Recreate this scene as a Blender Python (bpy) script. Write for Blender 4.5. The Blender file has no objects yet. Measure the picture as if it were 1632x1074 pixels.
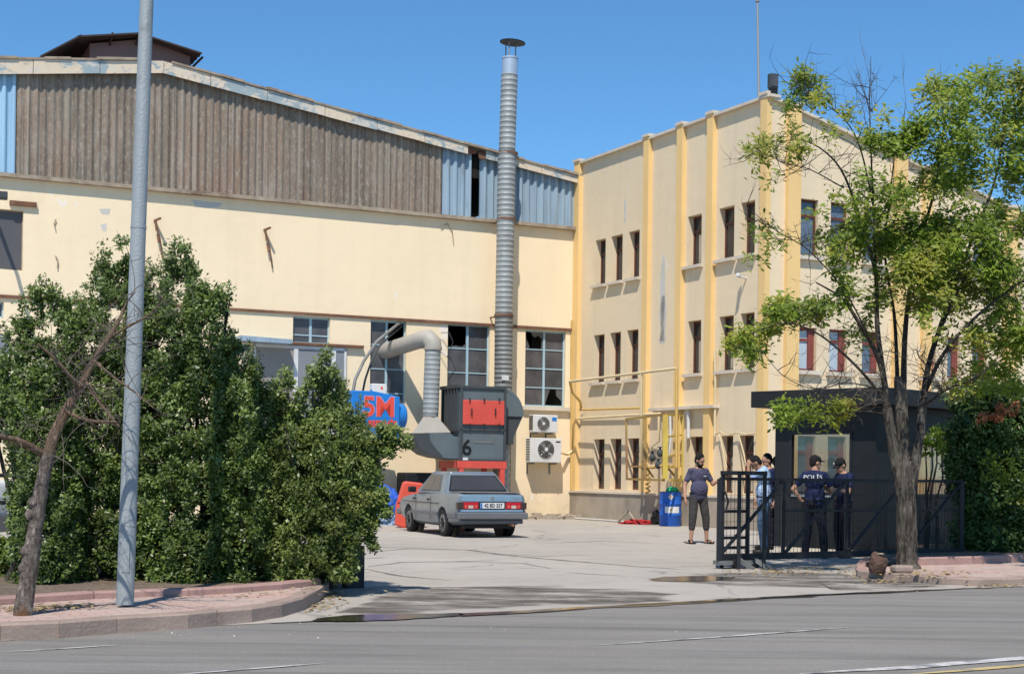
import bpy, bmesh, math, random
import numpy as np
from mathutils import Vector, Matrix
random.seed(7); np.random.seed(7)
R = math.radians
scene = bpy.context.scene
COL = scene.collection

# ------------------------------------------------------------------ survey: photo measurements -> metres
FL, HC, ROLL = 2320.0, 1.4, 0.013
def ray(x, y):
    u = x-816; v = 752-y
    return Vector(((u-ROLL*v)/FL, 1.0, (v+ROLL*u)/FL))
def G(x, y, z=0.0):
    d = ray(x, y); Y = (z-HC)/d.z
    return Vector((d.x*Y, Y, z))
def P(x, y, Y):
    d = ray(x, y); return Vector((d.x*Y, Y, HC+d.z*Y))

class Frame:
    """local axes on the ground: s along ang, n to its left, z up"""
    def __init__(s, ox, oy, deg, z=0.0):
        a = R(deg); s.o = Vector((ox, oy, z)); s.X = Vector((math.cos(a), math.sin(a), 0)); s.N = Vector((-math.sin(a), math.cos(a), 0)); s.deg = deg
    def w(s, a, n, z): return s.o + s.X*a + s.N*n + Vector((0, 0, z))
    def sz(s, x, y, n=0.0):
        d = ray(x, y); o = s.o + s.N*n
        t = Vector((o.x, o.y, 0)).dot(s.N)/Vector((d.x, d.y, 0)).dot(s.N)
        q = Vector((d.x*t-o.x, d.y*t-o.y, 0))
        return q.dot(s.X), HC+d.z*t
WORLD = Frame(0, 0, 0)
H = Frame(1.92, 45.0, 205.5)          # hall facade, s grows to the left
L = Frame(1.92, 45.0, 118.0)          # office side facade, s runs negative towards the street corner
LB = -9.5
cB = L.w(LB, 0, 0)
S = Frame(cB.x, cB.y, 205.5)          # office street facade, s negative to the right

# ------------------------------------------------------------------ materials
def nd(nt, t, **kw):
    n = nt.nodes.new(t)
    for k, v in kw.items(): setattr(n, k, v)
    return n
def mapped(nt, scale=(1, 1, 1), co='Object', loc=(0, 0, 0), rot=(0, 0, 0)):
    tc = nd(nt, 'ShaderNodeTexCoord'); mp = nd(nt, 'ShaderNodeMapping')
    mp.inputs['Scale'].default_value = scale; mp.inputs['Location'].default_value = loc; mp.inputs['Rotation'].default_value = rot
    nt.links.new(tc.outputs[co], mp.inputs['Vector']); return mp.outputs['Vector']
def noise(nt, vec, scale, detail=5, rough=.6, lo=.35, hi=.65):
    n = nd(nt, 'ShaderNodeTexNoise'); n.inputs['Scale'].default_value = scale; n.inputs['Detail'].default_value = detail; n.inputs['Roughness'].default_value = rough
    nt.links.new(vec, n.inputs['Vector'])
    m = nd(nt, 'ShaderNodeMapRange'); m.inputs['From Min'].default_value = lo; m.inputs['From Max'].default_value = hi
    nt.links.new(n.outputs['Fac'], m.inputs['Value']); return m.outputs['Result']
def mixc(nt, fac, a, b):
    m = nd(nt, 'ShaderNodeMix', data_type='RGBA')
    for s, v in (('Factor', fac),):
        if isinstance(v, (int, float)): m.inputs[0].default_value = v
        else: nt.links.new(v, m.inputs[0])
    for i, v in ((6, a), (7, b)):
        if isinstance(v, tuple): m.inputs[i].default_value = (*v[:3], 1)
        else: nt.links.new(v, m.inputs[i])
    return m.outputs[2]
def mul(nt, a, b):
    m = nd(nt, 'ShaderNodeMath', operation='MULTIPLY')
    for i, v in ((0, a), (1, b)):
        if isinstance(v, (int, float)): m.inputs[i].default_value = v
        else: nt.links.new(v, m.inputs[i])
    return m.outputs[0]
def newmat(name):
    m = bpy.data.materials.new(name); m.use_nodes = True
    return m, m.node_tree, m.node_tree.nodes['Principled BSDF']
def finish(nt, bs, col, rough=.8, metal=0, bump=None, bstr=.2, bdist=.02, spec=None):
    if isinstance(col, tuple): bs.inputs['Base Color'].default_value = (*col[:3], 1)
    else: nt.links.new(col, bs.inputs['Base Color'])
    if isinstance(rough, (int, float)): bs.inputs['Roughness'].default_value = rough
    else: nt.links.new(rough, bs.inputs['Roughness'])
    bs.inputs['Metallic'].default_value = metal
    if spec is not None: bs.inputs['Specular IOR Level'].default_value = spec
    if bump is not None:
        b = nd(nt, 'ShaderNodeBump'); b.inputs['Strength'].default_value = bstr; b.inputs['Distance'].default_value = bdist
        nt.links.new(bump, b.inputs['Height']); nt.links.new(b.outputs['Normal'], bs.inputs['Normal'])
def weather(name, c, c2=None, sc=1.2, st=(1, 1, 1), c3=None, sc3=.6, st3=(1, 1, 1), lo3=.55, hi3=.7, a3=.8, rough=.85, metal=0, bsc=40, bstr=.25, bdist=.01, spec=.3):
    m, nt, bs = newmat(name)
    c2 = c2 or tuple(x*.82 for x in c)
    col = mixc(nt, noise(nt, mapped(nt, st), sc), c, c2)
    fine = noise(nt, mapped(nt), bsc, 4)
    col = mixc(nt, mul(nt, fine, .25), col, tuple(x*.7 for x in c))
    if c3: col = mixc(nt, mul(nt, noise(nt, mapped(nt, st3, loc=(3, 7, 1)), sc3, 8, .7, lo3, hi3), a3), col, c3)
    finish(nt, bs, col, rough, metal, fine, bstr, bdist, spec)
    return m

M = {}
CREAM = (.92, .755, .515)
def wallmat(name, c, stain, peel, streak=.22):
    m, nt, bs = newmat(name)
    big = noise(nt, mapped(nt), .35, 5, .6, .3, .7)
    col = mixc(nt, mul(nt, big, .5), c, tuple(x*.88 for x in c))
    st = noise(nt, mapped(nt, (2.2, 2.2, .16)), 1.3, 6, .65, .48, .72)
    col = mixc(nt, mul(nt, st, streak), col, stain)
    # splash-back dirt near the ground
    tc = nd(nt, 'ShaderNodeNewGeometry'); sx = nd(nt, 'ShaderNodeSeparateXYZ'); nt.links.new(tc.outputs['Position'], sx.inputs[0])
    mr = nd(nt, 'ShaderNodeMapRange'); mr.inputs['From Min'].default_value = 1.5; mr.inputs['From Max'].default_value = 0.0
    nt.links.new(sx.outputs['Z'], mr.inputs['Value'])
    col = mixc(nt, mul(nt, mul(nt, mr.outputs[0], noise(nt, mapped(nt), 1.6, 6, .7, .3, .7)), .55), col, tuple(x*.55 for x in stain))
    pl = noise(nt, mapped(nt, (1, 1, .7), loc=(5, 2, 9)), .9, 8, .62, .69, .70)
    col = mixc(nt, mul(nt, pl, .6), col, peel)
    f = noise(nt, mapped(nt), 55, 4, .7)
    col = mixc(nt, mul(nt, f, .10), col, tuple(x*.7 for x in c))
    b2 = noise(nt, mapped(nt), 2.2, 3)
    ad = nd(nt, 'ShaderNodeMath', operation='ADD'); nt.links.new(mul(nt, f, .35), ad.inputs[0]); nt.links.new(b2, ad.inputs[1])
    finish(nt, bs, col, .9, 0, ad.outputs[0], .3, .012, .2); return m
M['hallwall'] = wallmat('hall_plaster', CREAM, (.70, .56, .38), (.84, .80, .75), .22)
M['offwall'] = wallmat('office_plaster', (.80, .65, .44), (.52, .45, .34), (.75, .73, .70), .25)
M['pilaster'] = wallmat('ochre_paint', (.85, .58, .25), (.58, .43, .24), (.66, .63, .58), .28)
M['coping'] = weather('coping_stone', (.70, .62, .50), (.58, .50, .40), 2, c3=(.25, .2, .15), lo3=.6, hi3=.75)
M['plinth'] = weather('plinth_concrete', (.46, .39, .30), (.32, .27, .21), 1.1, c3=(.2, .17, .13), a3=.7)
M['rust'] = weather('rusty_steel', (.22, .10, .055), (.12, .065, .045), 6, c3=(.35, .2, .12), lo3=.5, hi3=.7)
M['trim'] = weather('aged_trim', (.42, .35, .26), (.26, .2, .15), 3, c3=(.16, .09, .06), lo3=.55, hi3=.65)
# flaking blue-grey over cream on the roof edge
def flaky():
    m, nt, bs = newmat('flaking_fascia_paint')
    f = noise(nt, mapped(nt, (1, 1, 1.4)), .75, 9, .62, .49, .51)
    g = noise(nt, mapped(nt, (1, 1, 2), loc=(4, 4, 4)), 2.2, 8, .7, .52, .56)
    col = mixc(nt, f, (.30, .37, .39), (.66, .55, .41))
    col = mixc(nt, mul(nt, g, .8), col, (.62, .55, .46))
    s = noise(nt, mapped(nt), 9, 6, .7, .55, .75)
    col = mixc(nt, mul(nt, s, .8), col, (.22, .17, .13))
    finish(nt, bs, col, .85, 0, f, .5, .006); return m
M['fascia'] = flaky()
def cladmat(name, a, b, c, d):
    m, nt, bs = newmat(name)
    v = noise(nt, mapped(nt, (3.0, 3.0, .10)), 2.3, 6, .7, .38, .62)
    col = mixc(nt, v, a, b)
    col = mixc(nt, mul(nt, noise(nt, mapped(nt, (1, 1, .6), loc=(1, 8, 3)), .55, 6, .7, .44, .6), .85), col, c)
    col = mixc(nt, mul(nt, noise(nt, mapped(nt, (1, 1, .5), loc=(4, 1, 3)), .9, 7, .75, .5, .68), .6), col, d)
    col = mixc(nt, mul(nt, noise(nt, mapped(nt, (1.1, 1.1, .015), loc=(2, 2, 2)), 1.3, 1, .3, .50, .54), .38), col, b)
    col = mixc(nt, mul(nt, noise(nt, mapped(nt, (5, 5, .05), loc=(6, 1, 2)), 2.2, 3, .6, .56, .62), .45), col, d)
    sp = noise(nt, mapped(nt, (1, 1, .45)), 15, 6, .8, .5, .64)
    col = mixc(nt, mul(nt, sp, .8), col, d)
    finish(nt, bs, col, .9, 0, sp, .5, .012, .15); return m
M['clad'] = cladmat('lichened_sheet', (.285, .243, .19), (.15, .124, .098), (.245, .165, .118), (.40, .36, .30))
M['bluesheet'] = weather('pale_blue_sheet', (.33, .44, .52), (.23, .31, .38), 1.5, (3, 3, .2), c3=(.14, .13, .12), sc3=1.2, st3=(3, 3, .4), lo3=.55, hi3=.75, rough=.55)
M['bluesheet2'] = weather('bright_blue_sheet', (.36, .56, .72), (.28, .46, .62), 1.5, (3, 3, .2), rough=.5)
M['roof'] = weather('roof_sheet', (.25, .2, .16), (.16, .12, .1), 2)
M['monitor'] = weather('roof_monitor_panel', (.27, .17, .155), (.22, .14, .13), 1, rough=.8)
M['monroof'] = weather('monitor_roof_sheet', (.07, .05, .045), (.04, .03, .03), 3)
M['dark'] = weather('dark_interior', (.02, .018, .016), rough=1)  # near-black tone stands in for unlit interiors
def glassmat(name, c, rough, c2=None, a=.5):
    m, nt, bs = newmat(name)
    col = mixc(nt, mul(nt, noise(nt, mapped(nt), 1.7, 6, .6, .35, .7), a), c, c2 or tuple(x*2.2 for x in c))
    b = noise(nt, mapped(nt), 1.5, 2)
    finish(nt, bs, col, rough, 0, b, .08, .02, .5); return m
M['dusty'] = glassmat('dusty_pane', (.055, .055, .06), .28, (.16, .15, .15), .7)
M['offglass'] = glassmat('office_pane', (.028, .026, .026), .12, (.06, .055, .05))
M['blind'] = glassmat('pale_blind_pane', (.42, .50, .56), .3, (.55, .6, .62))
M['skyglass'] = glassmat('blue_grey_pane', (.10, .14, .19), .15, (.16, .2, .25))
M['taupe'] = glassmat('taupe_panel', (.30, .265, .235), .5, (.22, .2, .18))
M['greypan'] = glassmat('grey_panel', (.24, .25, .27), .45, (.17, .17, .18))
M['darkpan'] = glassmat('charcoal_panel', (.10, .095, .10), .5, (.06, .06, .07))
def clearglass():
    m, nt, bs = newmat('clear_glass')
    bs.inputs['Base Color'].default_value = (.85, .88, .88, 1); bs.inputs['Roughness'].default_value = .02
    out = nt.nodes['Material Output']; tr = nd(nt, 'ShaderNodeBsdfTransparent'); gl = nd(nt, 'ShaderNodeBsdfGlossy'); gl.inputs['Roughness'].default_value = .03
    tr.inputs['Color'].default_value = (.78, .77, .75, 1)
    fr = nd(nt, 'ShaderNodeLayerWeight'); pw = nd(nt, 'ShaderNodeMath', operation='POWER'); pw.inputs[1].default_value = 4; nt.links.new(fr.outputs['Facing'], pw.inputs[0])
    ad = nd(nt, 'ShaderNodeMath', operation='ADD'); ad.inputs[1].default_value = .05; nt.links.new(pw.outputs[0], ad.inputs[0])
    mx = nd(nt, 'ShaderNodeMixShader'); nt.links.new(ad.outputs[0], mx.inputs[0]); nt.links.new(tr.outputs[0], mx.inputs[1]); nt.links.new(gl.outputs[0], mx.inputs[2])
    nt.links.new(mx.outputs[0], out.inputs['Surface']); return m
M['clear'] = clearglass()
def plain(key, name, c, rough=.5, metal=0, var=.85, **kw):
    M[key] = weather(name, c, tuple(x*var for x in c), rough=rough, metal=metal, **kw)
plain('bluebar', 'pale_blue_window_bar', (.42, .58, .64), .6)
plain('brownframe', 'brown_window_frame', (.14, .052, .032), .55, sc=3)
plain('redframe', 'maroon_window_frame', (.26, .07, .055), .55, sc=3)
plain('whiteframe', 'white_painted_frame', (.72, .72, .70), .6, c3=(.4, .38, .34), lo3=.6, hi3=.8)
plain('galv', 'galvanised_steel', (.36, .385, .38), .55, .15, .75, sc=2.5, c3=(.24, .24, .22), lo3=.5, hi3=.7)
plain('galvdark', 'sooty_duct', (.27, .28, .27), .6, .2, .6, sc=1.5, c3=(.12, .11, .1), lo3=.45, hi3=.7)
plain('galvnew', 'bright_sheet_steel', (.55, .62, .70), .35, .4)
plain('duct', 'beige_dusty_duct', (.42, .39, .34), .6, .1)
plain('cabinet', 'slate_grey_paint', (.125, .16, .175), .55, sc=2, c3=(.2, .17, .13), sc3=1.5, lo3=.62, hi3=.75)
plain('cabdark', 'dark_grey_paint', (.06, .07, .075), .6)
plain('red', 'red_paint', (.68, .095, .07), .55, sc=2, c3=(.4, .1, .07), lo3=.6, hi3=.75)
plain('black', 'black_paint', (.012, .012, .013), .5, var=1.6)
plain('gateblack', 'black_gate_paint', (.014, .015, .018), .45, var=1.7, c3=(.06, .05, .045), lo3=.6, hi3=.75)
plain('kiosk', 'shaded_charcoal_cladding', (.013, .015, .016), .55, var=1.4, c3=(.05, .045, .04), lo3=.6, hi3=.8)  # charcoal made darker: the tree's shade is put into the colour
plain('tankblue', 'bright_blue_paint', (.02, .21, .62), .4)
plain('barrel', 'blue_drum_paint', (.02, .12, .50), .4, c3=(.10, .12, .2), lo3=.6, hi3=.75)
plain('white', 'white_enamel', (.72, .72, .70), .45)
plain('offwhite', 'weathered_white', (.62, .60, .54), .6)
plain('textred', 'red_lettering', (.80, .09, .06), .5)
plain('lilac', 'lilac_outline', (.45, .35, .62), .5)
plain('ink', 'black_marker', (.01, .01, .012), .6)
plain('gasyellow', 'faded_yellow_pipe', (.66, .44, .14), .55, sc=4, c3=(.35, .22, .1), lo3=.58, hi3=.72)
plain('cageyellow', 'yellow_cage_paint', (.60, .44, .08), .5, sc=4, c3=(.35, .17, .06), lo3=.55, hi3=.7)
plain('ochrecage', 'brownish_cage_paint', (.38, .25, .08), .6, sc=4, c3=(.2, .09, .05), lo3=.5, hi3=.65)
plain('creampipe', 'cream_pipe', (.74, .60, .36), .5)
plain('grille', 'dark_grille', (.05, .05, .05), .5)
plain('green', 'green_plastic', (.03, .5, .2), .5)
plain('bluebag', 'blue_tarpaulin', (.03, .12, .55), .45, bsc=6, bstr=.8, bdist=.05)
plain('palebag', 'pale_tarpaulin', (.30, .42, .62), .6, bsc=6, bstr=.8, bdist=.05)
plain('redcloth', 'red_cloth', (.45, .03, .03), .8, bsc=6, bstr=.8, bdist=.05)
plain('redplastic', 'faded_red_plastic', (.72, .10, .06), .5)
plain('lamp', 'grey_pole_paint', (.34, .37, .375), .5, .1, .85, sc=1.5, st=(1, 1, .3), c3=(.2, .22, .22), sc3=3, lo3=.6, hi3=.7)
plain('tyre', 'tyre_rubber', (.018, .018, .018), .8)
plain('rim', 'dull_wheel_steel', (.20, .20, .21), .5, .4)
plain('bumper', 'grey_bumper_plastic', (.16, .16, .17), .55)
plain('glassdark', 'car_glass_dark', (.055, .055, .06), .08, bstr=.0)
plain('lens', 'red_lens', (.50, .02, .03), .2)
plain('smoke', 'smoked_lens', (.06, .04, .035), .2)
plain('amber', 'pale_lens', (.6, .5, .42), .25)
plain('chrome', 'dull_chrome', (.6, .6, .6), .25, .9)
plain('yellowmark', 'yellow_road_paint', (.58, .45, .20), .8, sc=2, c3=(.2, .19, .17), sc3=4, lo3=.5, hi3=.62, bsc=25)
plain('whitemark', 'worn_white_road_paint', (.60, .59, .56), .85, sc=2, c3=(.21, .205, .2), sc3=4, lo3=.44, hi3=.58, a3=.95, bsc=25)
plain('skin', 'skin', (.48, .27, .18), .55, bstr=.05)
plain('skin2', 'tanned_skin', (.36, .19, .12), .55, bstr=.05)
plain('hair', 'dark_hair', (.012, .009, .008), .7, bsc=90, bstr=.6)
plain('navytee', 'slate_blue_tshirt', (.08, .078, .135), .9, sc=4, bsc=9, bstr=.6, bdist=.03)
plain('greypants', 'dark_grey_trousers', (.06, .055, .052), .9, sc=4, bsc=9, bstr=.6, bdist=.03)
plain('navy', 'shaded_navy_shirt', (.010, .018, .07), .75, sc=4, bsc=8, bstr=.6, bdist=.03)  # navy darkened so the colour carries the tree crown's shade
plain('navydark', 'dark_police_trousers', (.010, .011, .02), .85, bsc=8, bstr=.6, bdist=.03)
plain('shoe', 'black_shoe', (.012, .012, .012), .5)
plain('sandal', 'brown_sandal', (.10, .05, .03), .6)
plain('eye', 'dark_eye', (.01, .008, .006), .3)
plain('blackcloth', 'black_cloth', (.012, .012, .014), .9, bsc=8, bstr=.6, bdist=.03)
def checkshirt():
    m, nt, bs = newmat('light_blue_shirt')
    w = nd(nt, 'ShaderNodeTexWave'); w.inputs['Scale'].default_value = 9; w.inputs['Distortion'].default_value = 2
    nt.links.new(mapped(nt), w.inputs['Vector'])
    col = mixc(nt, mul(nt, w.outputs['Fac'], .6), (.36, .50, .70), (.20, .33, .58))
    col = mixc(nt, noise(nt, mapped(nt), 6, 4, .6, .5, .7), col, (.50, .60, .75))
    finish(nt, bs, col, .9, 0, noise(nt, mapped(nt), 8, 3), .6, .03); return m
M['shirt'] = checkshirt()
plain('jeans', 'faded_blue_jeans', (.065, .135, .24), .9, var=.5, sc=7, c3=(.17, .25, .34), sc3=5, lo3=.5, hi3=.7, bsc=9, bstr=.6, bdist=.03)
def carmat():
    m, nt, bs = newmat('dusty_blue_grey_car_paint')
    col = mixc(nt, noise(nt, mapped(nt), 2.5, 6, .65, .35, .7), (.19, .235, .27), (.15, .185, .215))
    f = noise(nt, mapped(nt), 14, 6, .7, .45, .75)
    col = mixc(nt, mul(nt, f, .5), col, (.24, .225, .205))
    finish(nt, bs, col, .36, .25, None, spec=.5); bs.inputs['Coat Weight'].default_value = .25; bs.inputs['Coat Roughness'].default_value = .2
    return m
M['carpaint'] = carmat()
M['carblue'] = weather('pale_blue_car_paint', (.26, .40, .52), (.22, .34, .45), 3, rough=.38, metal=.3, bstr=0, spec=.5)
M['cardust'] = weather('dusty_car_top', (.24, .21, .19), (.17, .16, .155), 4, rough=.7, bstr=0)

# ground
def yardmat():
    m, nt, bs = newmat('yard_concrete')
    v = mapped(nt)
    col = mixc(nt, noise(nt, v, .25, 6, .6, .3, .7), (.475, .43, .375), (.37, .335, .29))
    col = mixc(nt, mul(nt, noise(nt, v, 1.8, 8, .7, .5, .75), .5), col, (.24, .22, .2))
    n = nd(nt, 'ShaderNodeTexNoise'); n.inputs['Scale'].default_value = .8; n.inputs['Detail'].default_value = 5; nt.links.new(v, n.inputs['Vector'])
    vm = nd(nt, 'ShaderNodeVectorMath', operation='MULTIPLY_ADD'); nt.links.new(n.outputs['Color'], vm.inputs[0]); vm.inputs[1].default_value = (2.2, 2.2, 0); nt.links.new(v, vm.inputs[2])
    vo = nd(nt, 'ShaderNodeTexVoronoi', feature='DISTANCE_TO_EDGE'); vo.inputs['Scale'].default_value = .22; nt.links.new(vm.outputs[0], vo.inputs['Vector'])
    mr = nd(nt, 'ShaderNodeMapRange'); mr.inputs['From Min'].default_value = .004; mr.inputs['From Max'].default_value = .011; mr.inputs['To Min'].default_value = 1; mr.inputs['To Max'].default_value = 0
    nt.links.new(vo.outputs['Distance'], mr.inputs['Value'])
    col = mixc(nt, mul(nt, mul(nt, mr.outputs[0], noise(nt, v, .5, 4, .6, .4, .6)), .7), col, (.14, .125, .11))
    f = noise(nt, v, 45, 4, .7, .3, .7)
    col = mixc(nt, mul(nt, f, .3), col, (.26, .245, .22))
    finish(nt, bs, col, .92, 0, f, .3, .006, .2); return m
M['yard'] = yardmat()
def roadmat():
    m, nt, bs = newmat('grey_worn_asphalt')
    v = mapped(nt)
    col = mixc(nt, noise(nt, v, .3, 6, .6, .3, .7), (.315, .287, .25), (.25, .228, .20))
    vs = mapped(nt, (.16, 2.2, 1), rot=(0, 0, R(-28)))
    col = mixc(nt, mul(nt, noise(nt, vs, 1.0, 9, .74, .46, .64), .68), col, (.11, .107, .10))
    col = mixc(nt, mul(nt, noise(nt, mapped(nt, (.12, 2.6, 1), rot=(0, 0, R(-24)), loc=(9, 4, 0)), .8, 8, .74, .50, .68), .65), col, (.30, .295, .285))
    f = noise(nt, v, 38, 5, .8, .3, .7)
    col = mixc(nt, mul(nt, f, .55), col, (.11, .108, .105))
    sp = noise(nt, v, 70, 2, .5, .66, .72)
    col = mixc(nt, mul(nt, sp, .6), col, (.42, .41, .39))
    finish(nt, bs, col, .85, 0, f, .5, .008, .3); return m
M['road'] = roadmat()
M['soil'] = weather('dry_soil', (.22, .165, .12), (.14, .105, .08), 3, c3=(.34, .27, .19), sc3=12, lo3=.5, hi3=.65, bsc=18, bstr=.8, bdist=.03)
M['land'] = weather('far_ground', (.20, .18, .15), (.15, .14, .12), .1)
def paver():
    m, nt, bs = newmat('red_pavers')
    br = nd(nt, 'ShaderNodeTexBrick'); br.inputs['Scale'].default_value = 1; br.inputs['Brick Width'].default_value = .22; br.inputs['Row Height'].default_value = .11
    br.inputs['Mortar Size'].default_value = .006; br.inputs['Color1'].default_value = (.58, .40, .335, 1); br.inputs['Color2'].default_value = (.50, .34, .285, 1); br.inputs['Mortar'].default_value = (.27, .20, .17, 1)
    nt.links.new(mapped(nt, rot=(0, 0, R(-28))), br.inputs['Vector'])
    col = mixc(nt, mul(nt, noise(nt, mapped(nt), 1.6, 7, .7, .4, .6), .75), br.outputs['Color'], (.46, .39, .33))
    col = mixc(nt, mul(nt, noise(nt, mapped(nt, loc=(3, 1, 0)), 2.6, 8, .75, .52, .66), .6), col, (.24, .17, .135))
    f = noise(nt, mapped(nt), 40, 4, .7)
    col = mixc(nt, mul(nt, f, .25), col, (.25, .17, .14))
    finish(nt, bs, col, .9, 0, br.outputs['Fac'], -.3, .006, .2); return m
M['paver'] = paver()
M['kerb'] = weather('pinkish_kerb_stone', (.37, .275, .225), (.29, .22, .18), 2.5, c3=(.36, .30, .25), sc3=1.5, lo3=.55, hi3=.7, bsc=30)
M['kerbred'] = weather('red_kerb_stone', (.41, .255, .22), (.34, .215, .185), 2.5, c3=(.42, .34, .29), sc3=2, lo3=.55, hi3=.7, bsc=30)
def wetmat(name, c, rough, a=1):
    m, nt, bs = newmat(name)
    col = mixc(nt, noise(nt, mapped(nt), 3, 6, .6), c, tuple(x*.7 for x in c)); finish(nt, bs, col, rough, 0, noise(nt, mapped(nt), 40, 3), .12, .004, .5); return m
def dampmat():
    m, nt, bs = newmat('damp_concrete')
    col = mixc(nt, noise(nt, mapped(nt), 1.2, 6, .6), (.13, .11, .09), (.09, .076, .062))
    finish(nt, bs, col, .62, 0, noise(nt, mapped(nt), 40, 3), .2, .005, .3)
    n = nd(nt, 'ShaderNodeTexNoise'); n.inputs['Scale'].default_value = 1.3; n.inputs['Detail'].default_value = 9; n.inputs['Roughness'].default_value = .68; nt.links.new(mapped(nt, (.7, 1.7, 1), rot=(0, 0, R(-25))), n.inputs['Vector'])
    at = nd(nt, 'ShaderNodeAttribute', attribute_name='fade'); ad = nd(nt, 'ShaderNodeMath', operation='MULTIPLY_ADD'); ad.inputs[1].default_value = .42; nt.links.new(at.outputs['Fac'], ad.inputs[0]); nt.links.new(n.outputs['Fac'], ad.inputs[2])
    mr = nd(nt, 'ShaderNodeMapRange'); mr.inputs['From Min'].default_value = .80; mr.inputs['From Max'].default_value = 1.04; nt.links.new(ad.outputs[0], mr.inputs['Value']); n = mr.outputs[0]
    nt.links.new(mul(nt, n, .85), bs.inputs['Alpha']); return m
M['damp'] = dampmat()
M['water'] = wetmat('standing_water', (.035, .03, .025), .03)
M['wetdark'] = wetmat('wet_gutter', (.05, .042, .035), .25)
plain('crack', 'dark_crack_filler', (.19, .172, .15), .9)

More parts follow.
